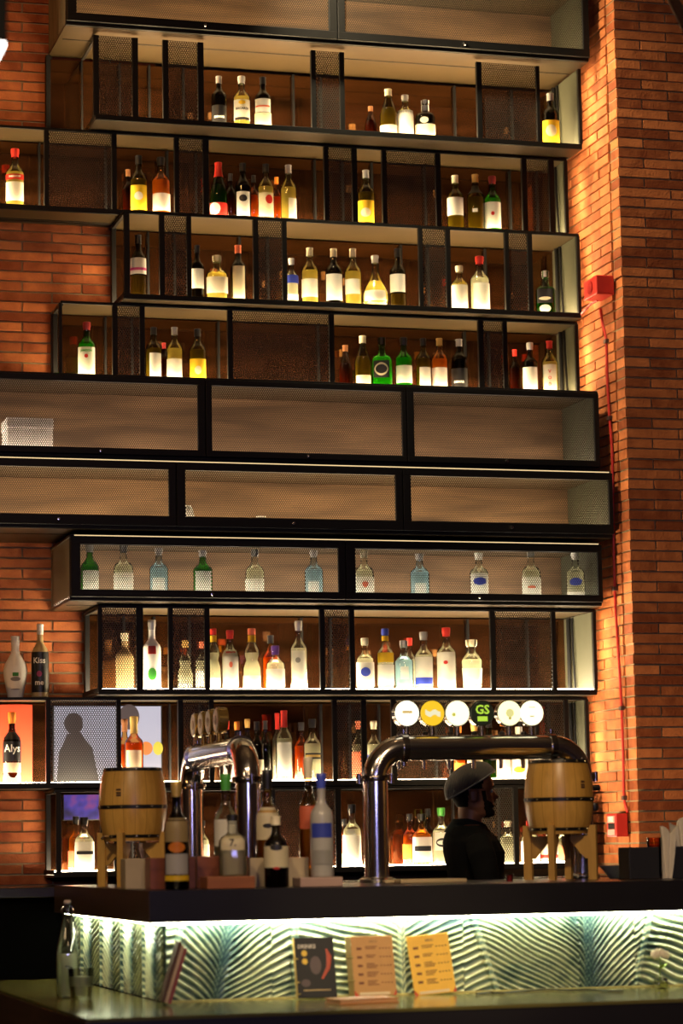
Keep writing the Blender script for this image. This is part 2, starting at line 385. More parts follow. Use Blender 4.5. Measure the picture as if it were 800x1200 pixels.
open_row('8', B - .43, 1.913, 2.330, 2.172, [(115, 120), (160, 168), (197.5, 203), (240, 246), (375, 381), (410, 416), (575, 581), (647, 652)],
         [(120, 160), (203, 240), (381, 410), (581, 647)], 'open bottle shelf directly under the shortest mesh case', glow=M_GLOWW)
open_row('9', B - .30, 1.489, 1.911, 1.2, [(54, 59.5), (137, 142), (209, 215), (245.5, 251), (390, 395.5), (424, 430), (459, 465), (527, 531.5), (628, 632), (662, 667)],
         [(59.5, 137), (215, 245.5), (395.5, 424), (465, 527), (632, 662)], 'open bottle shelf behind the beer taps, running out at the left', left_open=False, glow=M_GLOWW)
open_row('10', B - .30, 1.082, 1.487, 1.985, [(66, 72), (118, 122), (134, 139), (165, 170), (318, 323), (393.5, 400), (547, 553), (602, 608)],
         [(139, 165), (323, 393.5), (553, 602)], 'lowest open bottle shelf, just above the back counter', glow=M_GLOWW)
def cabinet(key, Y, zb, zt, xl, xr, doors, label, mtop, mbot, locks, glow=M_GLOWC, strip=False, side=None, yb=None):
    """doors: (outer px0, mesh px0, mesh px1, outer px1); mtop/mbot: mesh edge heights"""
    t = thing('mesh_cabinet', label, 'cabinet', (xl, Y, zb), local=False); zm = (zb + zt) / 2
    c = MB(); c.box(xl, xr, Y + .024, B - .006, zb, zb + .012); c.build('bottom_plate', M_PLATE, t)
    MB().box(xl, xr, Y + .024, B - .006, zt - .012, zt - .001).build('top_plate', M_PLATE, t)
    MB().bbox(xl + .02, xr - .02, Y + .22, Y + .228, zb - .0025, zb - .0002, .0008).build('seam_strip', M_STEEL, t)
    MB().box(xr - .011, xr, Y + .025, YBK, zb + .013, zt - .013).build('side_board', M_SIDE, t)
    if side: MB().box(xl, xl + .010, Y + .025, YBK + .01, zb + .013, zt - .013).build('side_board', side, t)
    else: MB().box(xl, xl + .010, Y + .025, YBK, zb + .013, zt - .013).build('side_board', M_SIDE, t)
    MB().box(xl + .011, xr - .012, YBK, YBK + .008, zb + .013, zt - .014).build('back_board', wood_mat('cabinet_back_board', (.045, .024, .011), (.22, .13, .065), 6, .5, 'x'), t)
    MB().box(xl + .012, xr - .012, Y + .03, YBK - .012, zb + .0125, zb + .028).build('light_panel', glow, t)
    cf = MB(); cf.bbox(xl, xr, Y + .004, Y + .0235, zb, zb + .022, .002).bbox(xl, xr, Y + .004, Y + .0235, zt - .016, zt, .002)
    cf.bbox(xr - .014, xr, Y + .004, Y + .0235, zb + .0225, zt - .0165, .002); cf.bbox(xl, xl + .014, Y + .004, Y + .0235, zb + .0225, zt - .0165, .002)
    for d in doors[:-1]:
        x = Xat(d[3], Y, zm); cf.box(x - .012, x + .012, Y + .012, Y + .0235, zb + .0225, zt - .0165)
    cf.build('outer_frame', M_STEEL, t)
    if strip: MB().box(xl + .02, xr - .01, Y + .001, Y + .0038, zt - .007, zt - .003).build('light_strip', emit('edge_highlight_glow', (1, .72, .36), 1.1), t)  # glowing strip added to paint the gold highlight along the top edge
    for i, (a, m0, m1, b) in enumerate(doors):
        x0, x1 = max(xl + .001, Xat(a, Y, zm) + .0015), min(xr - .001, Xat(b, Y, zm) - .0015)
        u0, u1 = max(x0 + .004, Xat(m0, Y, zm)), min(x1 - .004, Xat(m1, Y, zm)); z0, z1 = zb + .016, zt - .012
        d = MB(); y0, y1 = Y - .018, Y + .0025
        d.bbox(x0, x1, y0, y1, z0, mbot, .003).bbox(x0, x1, y0, y1, mtop, z1, .003).bbox(x0, u0, y0 + .0003, y1, mbot - .002, mtop + .002, .003).bbox(u1, x1, y0 + .0003, y1, mbot - .002, mtop + .002, .003)
        dd = d.build('door', M_STEEL, t)
        MB().box(u0 - .004, u1 + .004, y1 - .009, y1 - .0075, mbot - .004, mtop + .004).build('mesh_panel', M_MESHF, dd)
        if i < len(locks) and locks[i]:
            x = Xat(locks[i], Y, zb); lk = MB(); zl = z0 + (mbot - z0) * .5
            lk.lathe([(.0, 0), (.009, .0), (.010, .004), (.007, .012), (.0, .013)], 16, cap=False)
            lk.v = [(x + vx, y0 - vz, zl + vy) for vx, vy, vz in lk.v]
            lk.build('lock', M_CHROME, dd)
    ROWS[key] = (Y, zb + .029, zt); return t
cabinet('0', B - .52, 5.058, 5.46, 2.013, 4.638, [(77.5, 89, 384, 394), (394, 403, 681, 690)], 'uppermost mesh-door cabinet at the very top of the wall', 5.42, 5.115, [239, 543],
        side=wood_mat('grey_brown_board', (.12, .10, .06), (.30, .25, .15), 12, .7))
cabinet('5', B - .50, 3.002, 3.397, 1.2, 4.641, [(-60, -40, 231, 240), (240, 247.5, 470, 475.5), (475.5, 484, 695, 701)], 'tallest wide mesh-door cabinet, a white box inside at the left', 3.357, 3.048, [117, 360, 592], glow=emit('cabinet_glow_a', (1, .78, .56), 8.0))
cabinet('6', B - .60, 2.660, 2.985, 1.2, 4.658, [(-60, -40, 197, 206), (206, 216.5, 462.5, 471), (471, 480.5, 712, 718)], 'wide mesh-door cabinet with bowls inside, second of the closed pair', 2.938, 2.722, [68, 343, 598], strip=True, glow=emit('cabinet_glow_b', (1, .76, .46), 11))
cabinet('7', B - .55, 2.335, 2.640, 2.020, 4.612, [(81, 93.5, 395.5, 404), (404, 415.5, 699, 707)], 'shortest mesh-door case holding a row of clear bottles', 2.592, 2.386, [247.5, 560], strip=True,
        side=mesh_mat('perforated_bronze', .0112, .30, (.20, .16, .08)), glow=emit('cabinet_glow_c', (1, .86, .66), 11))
# ledge under the two bottles at the far left is the top of the ninth unit; the lower back counter
MB_ = MB().bbox(1.0, 4.69, 11.5, B - .02, 1.0, 1.045, .004)
o = MB_.build('back_counter', flat('back_counter_stone', (.018, .014, .012), .25)); tag(o, 'dark back counter along the foot of the brick wall', 'counter')
MB().box(1.0, 4.69, 11.55, B - .02, .0, .9995).build('cabinet_front', flat('back_cabinet_black', (.002, .002, .002), .95, spec=0), o)
# ---------------------------------------------------------------- bottles
PROF = {
 'bord': [(.90, 0), (1, .012), (1, .58), (.97, .62), (.82, .67), (.58, .71), (.42, .75), (.36, .79), (.34, .97), (.38, .975), (.38, 1)],
 'burg': [(.90, 0), (1, .012), (1, .42), (.95, .50), (.80, .59), (.60, .69), (.44, .77), (.37, .84), (.35, .97), (.39, .975), (.39, 1)],
 'spir': [(.92, 0), (1, .012), (1, .56), (.98, .60), (.88, .64), (.62, .68), (.42, .72), (.36, .77), (.35, .9), (.40, .91), (.40, 1)],
 'squat': [(.92, 0), (1, .015), (1, .52), (.97, .58), (.80, .64), (.50, .68), (.36, .72), (.34, .86), (.38, .87), (.38, 1)],
 'bulb': [(.86, 0), (.97, .02), (1, .20), (.98, .34), (.78, .43), (.66, .47), (.70, .51), (.80, .56), (.80, .63), (.66, .69), (.46, .74), (.38, .79), (.38, 1)],
 'onion': [(.66, 0), (.85, .03), (.98, .12), (1, .18), (.96, .27), (.76, .39), (.50, .50), (.33, .60), (.25, .70), (.22, .95), (.26, .96), (.26, 1)],
 'jager': [(.94, 0), (1, .01), (1, .50), (.98, .56), (.80, .62), (.46, .65), (.33, .69), (.30, .82), (.34, .83), (.34, 1)],
 'deca': [(.76, 0), (.82, .02), (1, .54), (1, .58), (.82, .66), (.52, .72), (.38, .76), (.38, .86), (.48, .89), (.5, 1)],
 'vase': [(.62, 0), (.66, .02), (.98, .36), (1, .44), (.90, .54), (.62, .64), (.38, .72), (.32, .78), (.32, .97), (.36, 1)],
 'swing': [(.90, 0), (1, .02), (1, .42), (.92, .52), (.70, .64), (.48, .76), (.36, .86), (.32, .93), (.36, .94), (.36, .97)],
}
SQ = {'jager': 4.5, 'squat': 3.2, 'deca': 3.0}
def rad(prof, t):
    for (r0, a), (r1, b) in zip(prof, prof[1:]):
        if a <= t <= b: return r0 + (r1 - r0) * (t - a) / max(1e-6, b - a)
    return prof[-1][0]
def patch(r_of, z0, z1, a0, a1, ex, nz=3, na=10, out=.0012):
    """strip wrapped round the bottle, centred on -Y, with thickness"""
    m = MB(); vs = []
    for sgn in (1, 0):
        for i in range(nz + 1):
            z = z0 + (z1 - z0) * i / nz
            for k in range(na + 1):
                a = -PI / 2 + a0 + (a1 - a0) * k / na; ca, sa = math.cos(a), math.sin(a)
                mm = (abs(ca) ** ex + abs(sa) ** ex) ** (-1 / ex)
                r = (r_of(z) + out * (1 if sgn else .3)) * mm; vs.append((r * ca, r * sa, z))
    w_ = na + 1; h = (nz + 1) * w_; fs = []
    for i in range(nz):
        for k in range(na):
            a = i * w_ + k; fs.append((a, a + 1, a + w_ + 1, a + w_)); fs.append((h + a, h + a + w_, h + a + w_ + 1, h + a + 1))
    for k in range(na):
        fs.append((k, h + k, h + k + 1, k + 1)); a = nz * w_ + k; fs.append((a, a + 1, h + a + 1, h + a))
    for i in range(nz):
        a = i * w_; fs.append((a, a + w_, h + a + w_, h + a)); a += na; fs.append((a, h + a, h + a + w_, a + w_))
    return m.add(vs, fs, True)
_fc = None
def oval(r_of, z0, z1, a0, a1, ex, out):
    m = MB(); vs = []; n = 24
    for q in (.0, .5, 1):
        for k in range(n):
            t = 2 * PI * k / n; a = -PI / 2 + (a0 + a1) / 2 + (a1 - a0) / 2 * q * math.cos(t); z = (z0 + z1) / 2 + (z1 - z0) / 2 * q * math.sin(t)
            ca, sa = math.cos(a), math.sin(a); mm = (abs(ca) ** ex + abs(sa) ** ex) ** (-1 / ex); R = (r_of(z) + out) * mm; vs.append((R * ca, R * sa, z))
    return m.add(vs, [(j * n + k, (j + 1) * n + k, (j + 1) * n + (k + 1) % n, j * n + (k + 1) % n) for j in (0, 1) for k in range(n)], True)
def text_mesh(s, size, bold=0.0):
    cu = bpy.data.curves.new('letters', 'FONT'); cu.body = s; cu.size = size; cu.align_x = 'CENTER'; cu.align_y = 'CENTER'
    cu.resolution_u = 2; cu.offset = bold; ob = bpy.data.objects.new('letters', cu); COL.objects.link(ob)
    dg = bpy.context.evaluated_depsgraph_get(); me = bpy.data.meshes.new_from_object(ob.evaluated_get(dg))
    vs = [v.co[:] for v in me.vertices]; fs = [tuple(p.vertices) for p in me.polygons]
    bpy.data.objects.remove(ob); bpy.data.curves.remove(cu); bpy.data.meshes.remove(me)
    return vs, fs
CL = {'white': (.86, .84, .76), 'cream': (.80, .72, .50), 'yellow': (.90, .62, .03), 'red': (.60, .03, .02), 'black': (.012, .011, .011), 'blue': (.05, .08, .50),
      'gold': (.62, .42, .12), 'silver': (.55, .53, .50), 'coral': (.80, .20, .10), 'magenta': (.55, .08, .25), 'green': (.08, .40, .06), 'orange': (.85, .25, .03), 'purple': (.20, .08, .50), 'darkred': (.25, .02, .02), 'tan': (.45, .33, .15), 'brown': (.2, .08, .03), 'grey': (.35, .34, .32)}
def cm(c, kind='paint'):
    if kind == 'paper' and c != 'black': return paper_mat('paper_' + c, CL[c])
    m = c == 'gold' or c == 'silver'
    return flat(kind + '_' + c, CL[c], .38, .05, 20, metal=.5 if m else 0)
GL = {'clear': ((.93, .95, .90), (.93, .90, .74)), 'pale': ((.86, .86, .66), (.84, .74, .36)), 'olive': ((.50, .48, .20), (.50, .40, .10)), 'dark': ((.16, .13, .06), (.12, .08, .03)),
      'green': ((.30, .72, .20), (.22, .62, .10)), 'dgreen': ((.16, .36, .10), (.08, .26, .04)), 'amber': ((.90, .62, .28), (.85, .36, .06)), 'brown': ((.42, .18, .08), (.25, .09, .03)), 'blue': ((.84, .93, .95), (.74, .86, .88)),
      'whisky': ((.90, .72, .42), (.75, .42, .12))}
def bottle_parts(t, kind, h, r, glass, cap, labels, fill=.6, capfrac=.86, liquid=None, milk=None, texts=()):
    prof = PROF[kind]; ex = SQ.get(kind, 2)
    P = [(a * r, b * h) for a, b in prof]
    nseg = 20
    if milk: MB().lathe(P, nseg, ex=ex).build('glass', flat('milk_' + milk, CL[milk], .3, .03), t)
    else:
        g, lq = GL[glass]
        MB().lathe(P, nseg, ex=ex).build('glass', glass_mat('glass_' + glass, g), t)
        lq_name = liquid or glass
        lqp = [(a * r * .90, .012 * h + b * h * .985) for a, b in prof if b < fill] + [(rad(prof, fill) * r * .90, fill * h)]
        MB().lathe(lqp, nseg, ex=ex).build('liquid', liquid_mat('liquid_' + lq_name, GL[lq_name][1], .75 if lq_name in ('dark', 'brown') else .52), t)
    # cap / capsule
    z0 = capfrac; c = [(rad(prof, z0) * r * 1.04 + .0008, z0 * h)]
    for q in (.25, .5, .75): zz = z0 + (1 - z0) * q; c.append((rad(prof, zz) * r * 1.04 + .0010, zz * h))
    c += [(rad(prof, 1) * r * 1.05 + .001, h * .998), (rad(prof, 1) * r * .98, h * 1.006), (.001, h * 1.007)]
    if cap: MB().lathe(c, 16, cap=False).build('cap', cm(cap, 'cap'), t)
    rf = lambda z: rad(prof, min(1, z / h)) * r
    for i, L in enumerate(labels):
        col, za, zb_, aw = L[0], L[1], L[2], (L[3] if len(L) > 3 else 1.15); off = L[4] if len(L) > 4 else 0
        o = .0012 + .0008 * i
        (oval(rf, za * h, zb_ * h, off - aw, off + aw, ex, o) if (i or len(L) > 5) and aw <= .72 else patch(rf, za * h, zb_ * h, off - aw, off + aw, ex, 5, 12, o)).build('label', cm(col, 'paper'), t)
    for s, z, size, col in texts:
        vs, fs = text_mesh(s, size * h, .0006); out = []
        for x, y, _ in vs:
            zz = z * h + y; R = rf(zz) + .0034; a = -PI / 2 + x / R
            ca, sa = math.cos(a), math.sin(a); mm = (abs(ca) ** ex + abs(sa) ** ex) ** (-1 / ex)
            out.append((R * mm * ca, R * mm * sa, zz))
        MB().add(out, fs).build('lettering', cm(col, 'ink'), t)
ORD = ['first', 'second', 'third', 'fourth', 'fifth', 'sixth', 'seventh', 'eighth', 'ninth', 'tenth', 'eleventh', 'twelfth', 'thirteenth', 'fourteenth', 'fifteenth', 'sixteenth', 'seventeenth', 'eighteenth', 'nineteenth', 'twentieth', 'twenty-first', 'twenty-second']
def put_bottle(x, top, wpx, kind, glass, cap, labels, name, label, group, Y, zf, hmul=1, **k):
    X = Xat(x, Y, zf + .15); zt = Zat(top, X, Y); h = max(.12, zt - zf - .001); r = wpx * mpp(X, Y, zf + .1) / 2
    a = math.atan2(X, Y)
    t = thing(name, label, 'bottle', (X, Y, zf + .001), -a + random.uniform(-.12, .12), group)
    bottle_parts(t, kind, h, r, glass, cap, labels, **k); return t
W = 'white'
def std(c=W, a=.10, b=.42, w=1.15): return [(c, a, b, w)]
SH = {}
SH['1'] = ('top open shelf', [
 (256.5, 90, 18, 'bord', 'dark', 'silver', [('black', .06, .40)], 'brandy_bottle', 'dark brandy bottle with black label', dict(texts=[('DEWAR', .16, .06, W)])),
 (283, 90, 20, 'spir', 'pale', W, [(W, .12, .52), ('yellow', .42, .50, .4), ('black', .12, .17, .9)], 'rum_bottle', 'pale rum bottle with white cap', dict(texts=[('BACARDI', .34, .062, 'black')])),
 (308, 91, 19, 'bord', 'dark', 'black', [(W, .30, .56), ('coral', .40, .43, 1.0), ('cream', .02, .29, 1.3)], 'wine_bottle', 'dark wine bottle with two-part label', {}),
 (434, 125, 14, 'burg', 'brown', 'brown', [], 'wine_bottle', 'small brown bottle copying a dim mirror reflection', dict(back=.24)),  # bottle added for a dim reflection in the back mirror
 (455, 105, 21, 'burg', 'olive', 'cream', std('cream', .04, .22), 'wine_bottle', 'sloping olive wine bottle with cream capsule', {}),
 (474.5, 112, 19, 'spir', 'pale', W, std(W, .03, .62, 1.3), 'tequila_bottle', 'bottle almost covered by tall white label', {}),
 (498, 118, 23, 'squat', 'dark', W, [('cream', .02, .34, 1.4), ('cream', .36, .52, .4)], 'whisky_bottle', 'squat dark bottle with long white cap', dict(capfrac=.72)),
 (645, 110, 21, 'bord', 'dark', 'grey', [('yellow', .05, .47), ('cream', .16, .38, .6)], 'wine_bottle', 'dark bottle with large yellow label', {})])
SH['2'] = ('second open shelf', [
 (17.5, 175, 22, 'spir', 'pale', 'red', [(W, .10, .42), ('red', .46, .55)], 'vodka_bottle', 'red-capped bottle with white and red labels', dict(texts=[('SMIRNOFF', .505, .045, W)])),
 (150, 199, 14, 'bord', 'brown', 'brown', [], 'wine_bottle', 'dim brown bottle set back', dict(back=.14)),
 (162.5, 183, 20, 'bord', 'olive', 'black', [('yellow', .06, .48), (W, .22, .36, .5)], 'wine_bottle', 'olive wine bottle with yellow label', {}),
 (188.5, 185, 22, 'spir', 'whisky', 'black', [(W, .06, .36)], 'whisky_bottle', 'amber spirit bottle with plain white label', {}),
 (256, 191, 21, 'burg', 'dgreen', 'red', [('red', .04, .26, 1.2), (W, .04, .26, .7, -.45)], 'wine_bottle', 'green wine bottle with red capsule', dict(capfrac=.74)),
 (270, 204, 13, 'bord', 'brown', 'black', [], 'wine_bottle', 'brown bottle standing behind', dict(back=.13)),
 (284.5, 192, 19, 'bord', 'dark', 'black', [(W, .05, .48, .9), ('black', .30, .42, .5)], 'wine_bottle', 'dark wine bottle with pictured white label', {}),
 (297, 206, 13, 'bord', 'amber', 'black', [], 'wine_bottle', 'amber bottle copying a mirror reflection', dict(back=.13)),  # stands in for a bottle's reflection in the back mirror
 (311.5, 193, 19, 'bord', 'pale', 'black', [('cream', .05, .48, 1.1), ('red', .28, .44, .45, .4)], 'wine_bottle', 'pale wine bottle with red-patched label', {}),
 (324, 208, 12, 'bord', 'amber', 'orange', [], 'wine_bottle', 'slim amber bottle set back', dict(back=.13)),
 (338, 194, 19, 'bord', 'pale', 'silver', [(W, .05, .40, .6, .5)], 'wine_bottle', 'pale wine bottle with silver capsule', {}),
 (429, 200, 20, 'bord', 'olive', 'silver', [('yellow', .05, .44), ('cream', .14, .30, .6)], 'wine_bottle', 'solitary olive wine bottle with yellow label', {}),
 (533.5, 206, 20, 'bord', 'olive', 'cream', [(W, .26, .58)], 'wine_bottle', 'olive bottle with cream capsule and white label', {}),
 (557, 205, 20, 'bord', 'olive', 'gold', [(W, .32, .38, .3), ('black', .66, .80, 1.5)], 'cognac_bottle', 'smoky bottle with gold cap and dark collar', {}),
 (577, 207, 20, 'spir', 'green', 'darkred', [(W, .06, .52), ('red', .28, .35, .2)], 'whiskey_bottle', 'bright green bottle with white label', {})])
SH['3'] = ('third open shelf', [
 (162, 276, 20, 'bord', 'dark', 'black', [(W, .36, .62), ('magenta', .42, .46, 1.14)], 'wine_bottle', 'tall dark wine bottle with white label', dict(fill=.34, liquid='pale')),
 (231, 288, 16, 'bord', 'dark', 'black', [(W, .20, .56)], 'wine_bottle', 'slim dark bottle with bright white label', {}),
 (254, 300, 25, 'squat', 'pale', 'cream', [(W, .14, .50)], 'spirit_bottle', 'broad short clear bottle', {}),
 (279, 288, 19, 'bord', 'dark', 'coral', [('cream', .03, .62, .8)], 'wine_bottle', 'dark bottle with coral capsule and tall cream label', {}),
 (341.5, 303, 16, 'spir', 'clear', W, [('blue', .44, .62, 1.4), (W, .08, .20)], 'vodka_bottle', 'slender clear bottle with blue band', {}),
 (363, 291, 20, 'bord', 'pale', 'cream', [(W, .12, .44)], 'wine_bottle', 'pale wine bottle with cream capsule', {}),
 (391, 292, 20, 'bord', 'dark', 'cream', [(W, .08, .54)], 'wine_bottle', 'dark wine bottle with cream capsule', {}),
 (413.5, 292, 20, 'bord', 'pale', 'cream', [(W, .20, .46, 1.0)], 'wine_bottle', 'pale wine bottle beside a round flask', {}),
 (439.5, 300, 32, 'onion', 'pale', W, [(W, .10, .30, .9)], 'wine_flask', 'round-bellied pale flask with long neck', dict(fill=.5)),
 (466, 292, 19, 'bord', 'dark', 'black', [(W, .26, .56)], 'wine_bottle', 'dark-necked wine bottle right of the flask', dict(fill=.24, liquid='pale')),
 (538, 312, 20, 'spir', 'pale', 'cream', [(W, .03, .56, 1.2)], 'gin_bottle', 'stubby-capped bottle with tall white label', {}),
 (562, 301, 23, 'spir', 'clear', 'red', [(W, .03, .50, 1.0, .2)], 'rum_bottle', 'clear bottle with red cap', {}),
 (639, 318, 23, 'jager', 'dgreen', 'silver', [('black', .24, .56, .7), ('cream', .30, .38, .55), ('cream', .02, .20, .5)], 'liqueur_bottle', 'square-shouldered green liqueur bottle with round emblem', {})])
SH['4'] = ('fourth open shelf', [
 (101.5, 378, 21, 'spir', 'green', 'darkred', [(W, .04, .54), ('red', .34, .41, .2)], 'whiskey_bottle', 'green whiskey bottle with white label', dict(texts=[('JAMESON', .47, .05, 'green')])),
 (180, 384, 19, 'bord', 'olive', 'black', [(W, .03, .50, .8, .2)], 'wine_bottle', 'olive wine bottle with black capsule', {}),
 (192, 402, 11, 'bord', 'brown', 'darkred', [], 'wine_bottle', 'small dim amber bottle set back', dict(back=.14)),
 (204.5, 384, 19, 'bord', 'pale', 'silver', [(W, .03, .40)], 'wine_bottle', 'pale wine bottle with silver capsule', {}),
 (231.5, 386, 20, 'bord', 'olive', 'black', [('yellow', .03, .42), ('cream', .12, .28, .4)], 'wine_bottle', 'olive wine bottle with yellow label', {}),
 (404.5, 405, 16, 'burg', 'brown', 'brown', [], 'wine_bottle', 'plain brown sloping bottle set back', dict(back=.14)),
 (425, 394, 20, 'burg', 'olive', 'cream', [('cream', .03, .22, 1.0, .1)], 'wine_bottle', 'sloping olive bottle with cream capsule', {}),
 (447.5, 396, 24, 'jager', 'green', 'black', [('black', .18, .52, .7), ('cream', .22, .48, .6), ('black', .26, .44, .5)], 'liqueur_bottle', 'bright green square bottle with round emblem', {}),
 (473, 396, 20, 'spir', 'green', 'black', [(W, .10, .44)], 'liqueur_bottle', 'green bottle with plain white label', {}),
 (496, 397, 18, 'bord', 'olive', 'black', [(W, .03, .42, .8, .3)], 'wine_bottle', 'dark olive wine bottle with black capsule', {}),
 (515, 397, 19, 'bord', 'whisky', 'gold', [(W, .03, .42)], 'wine_bottle', 'golden bottle with gold capsule', {}),
 (538, 398, 19, 'bord', 'dark', 'silver', [('black', .02, .42, 1.3)], 'brandy_bottle', 'dark brandy bottle with white lettering', dict(texts=[('DEWAR', .15, .058, W)])),
 (603, 410, 13, 'bord', 'brown', 'red', [], 'wine_bottle', 'reddish brown bottle set back', dict(back=.15)),
 (621, 402, 18, 'spir', 'dark', 'silver', [(W, .03, .50)], 'vodka_bottle', 'dark bottle with silver cap and white label', {}),
 (644, 400, 19, 'bord', 'pale', 'red', [(W, .04, .54, .9)], 'vodka_bottle', 'pale bottle with red cap', dict(texts=[('V', .40, .09, 'red'), ('O', .28, .08, 'red'), ('D', .16, .08, 'red')]))])
SH['7'] = ('mesh-fronted case', [
 (105, 639, 22, 'spir', 'green', 'grey', [(W, .06, .50, 1.0, .2)], 'gin_bottle', 'green bottle with white label', {}),
 (144.5, 639, 23, 'squat', 'clear', 'grey', [(W, .06, .46)], 'gin_bottle', 'clear broad bottle', {}),
 (186, 643, 22, 'spir', 'blue', 'silver', [(W, .08, .40, .7)], 'gin_bottle', 'blue-tinted bottle', {}),
 (237.5, 645, 23, 'spir', 'green', 'silver', [(W, .06, .56, .9)], 'gin_bottle', 'green-shouldered bottle with white label', {}),
 (298.5, 644, 22, 'squat', 'clear', 'grey', [(W, .06, .40)], 'gin_bottle', 'clear bottle with low label', {}),
 (367.5, 645, 22, 'spir', 'blue', 'silver', [(W, .10, .36, .6)], 'gin_bottle', 'blue-tinted bottle by the case divider', {}),
 (426.5, 645, 22, 'squat', 'clear', 'cream', [(W, .06, .46), ('coral', .24, .36, .3)], 'gin_bottle', 'clear bottle with pinkish label mark', {}),
 (491.5, 649, 23, 'spir', 'blue', 'silver', [(W, .08, .36, .6)], 'gin_bottle', 'pale blue bottle', {}),
 (561, 648, 22, 'spir', 'clear', W, [(W, .06, .56), ('blue', .32, .48, .7)], 'vodka_bottle', 'clear bottle with blue lettering patch', {}),
 (622, 644, 22, 'squat', 'clear', 'grey', [(W, .06, .46), ('coral', .24, .30, .4)], 'gin_bottle', 'clear bottle with bright white label', {}),
 (674, 648, 22, 'spir', 'clear', W, [(W, .02, .20), ('blue', .32, .48, .7)], 'vodka_bottle', 'clear bottle with blue patch at the right end', {})])
SH['8'] = ('shelf under mesh case', [
 (146, 742, 21, 'spir', 'pale', 'cream', [], 'cream_liqueur_bottle', 'cream bottle behind a mesh panel', dict(milk='tan', back=.12)),
 (178, 727, 21, 'spir', 'clear', 'silver', [('red', .50, .62, .45), ('green', .12, .30, .5)], 'coconut_liqueur_bottle', 'milky white bottle with red-green print', dict(milk=W)),
 (217, 751, 19, 'bulb', 'clear', 'gold', [], 'gin_bottle', 'waisted clear bottle behind mesh', dict(back=.12)),
 (237, 752, 17, 'spir', 'clear', 'coral', [(W, .08, .4)], 'gin_bottle', 'coral-capped bottle behind mesh', dict(back=.12)),
 (250, 737, 18, 'bulb', 'clear', 'red', [('yellow', .78, .89, 2.6), (W, .04, .18)], 'gin_bottle', 'waisted clear bottle with red cap at the post', dict(capfrac=.9)),
 (269.5, 739, 20, 'spir', 'clear', 'red', [(W, .04, .66), ('coral', .36, .46, .2)], 'gin_bottle', 'clear gin bottle with red cap', dict(texts=[('BEEFEATER', .62, .035, 'red')])),
 (295, 737, 22, 'bulb', 'clear', 'coral', [('yellow', .78, .89, 2.6), (W, .04, .22)], 'gin_bottle', 'waisted clear bottle with yellow neck', dict(capfrac=.9)),
 (317, 745, 19, 'bord', 'amber', 'black', [], 'whisky_bottle', 'amber bottle half hidden behind', dict(back=.13)),
 (322.5, 757, 22, 'squat', 'clear', 'purple', [(W, .04, .46)], 'spirit_bottle', 'short clear bottle with purple cap', dict(capfrac=.8)),
 (350, 728, 20, 'spir', 'clear', 'silver', [(W, .06, .56, .9), ('grey', .38, .46, .3)], 'vodka_bottle', 'tall clear bottle with silver stopper', {}),
 (427.5, 748, 21, 'squat', 'clear', 'cream', [(W, .05, .52), ('blue', .24, .42, .5)], 'gin_bottle', 'clear bottle with round blue emblem', {}),
 (451.5, 737, 20, 'spir', 'clear', 'blue', [('yellow', .44, .60), ('yellow', .80, .88, 2.6), (W, .06, .40)], 'gin_bottle', 'clear bottle with yellow label and blue cap', dict(capfrac=.89)),
 (473, 751, 22, 'squat', 'blue', W, [(W, .20, .46, .4)], 'gin_bottle', 'light blue gin bottle', {}),
 (480, 748, 15, 'spir', 'clear', 'red', [], 'spirit_bottle', 'red-capped bottle peeping from behind', dict(back=.13)),
 (496.5, 741, 22, 'spir', 'clear', 'grey', [(W, .06, .56), ('blue', .08, .20, 1.05)], 'vodka_bottle', 'clear bottle with blue-lettered label', {}),
 (523, 736, 23, 'spir', 'clear', 'red', [(W, .04, .60), ('red', .40, .46, .22)], 'gin_bottle', 'clear bottle with red cap and white label', {}),
 (552.5, 750, 25, 'deca', 'clear', 'cream', [(W, .10, .42)], 'tequila_bottle', 'tapering clear decanter with broad stopper', {})])
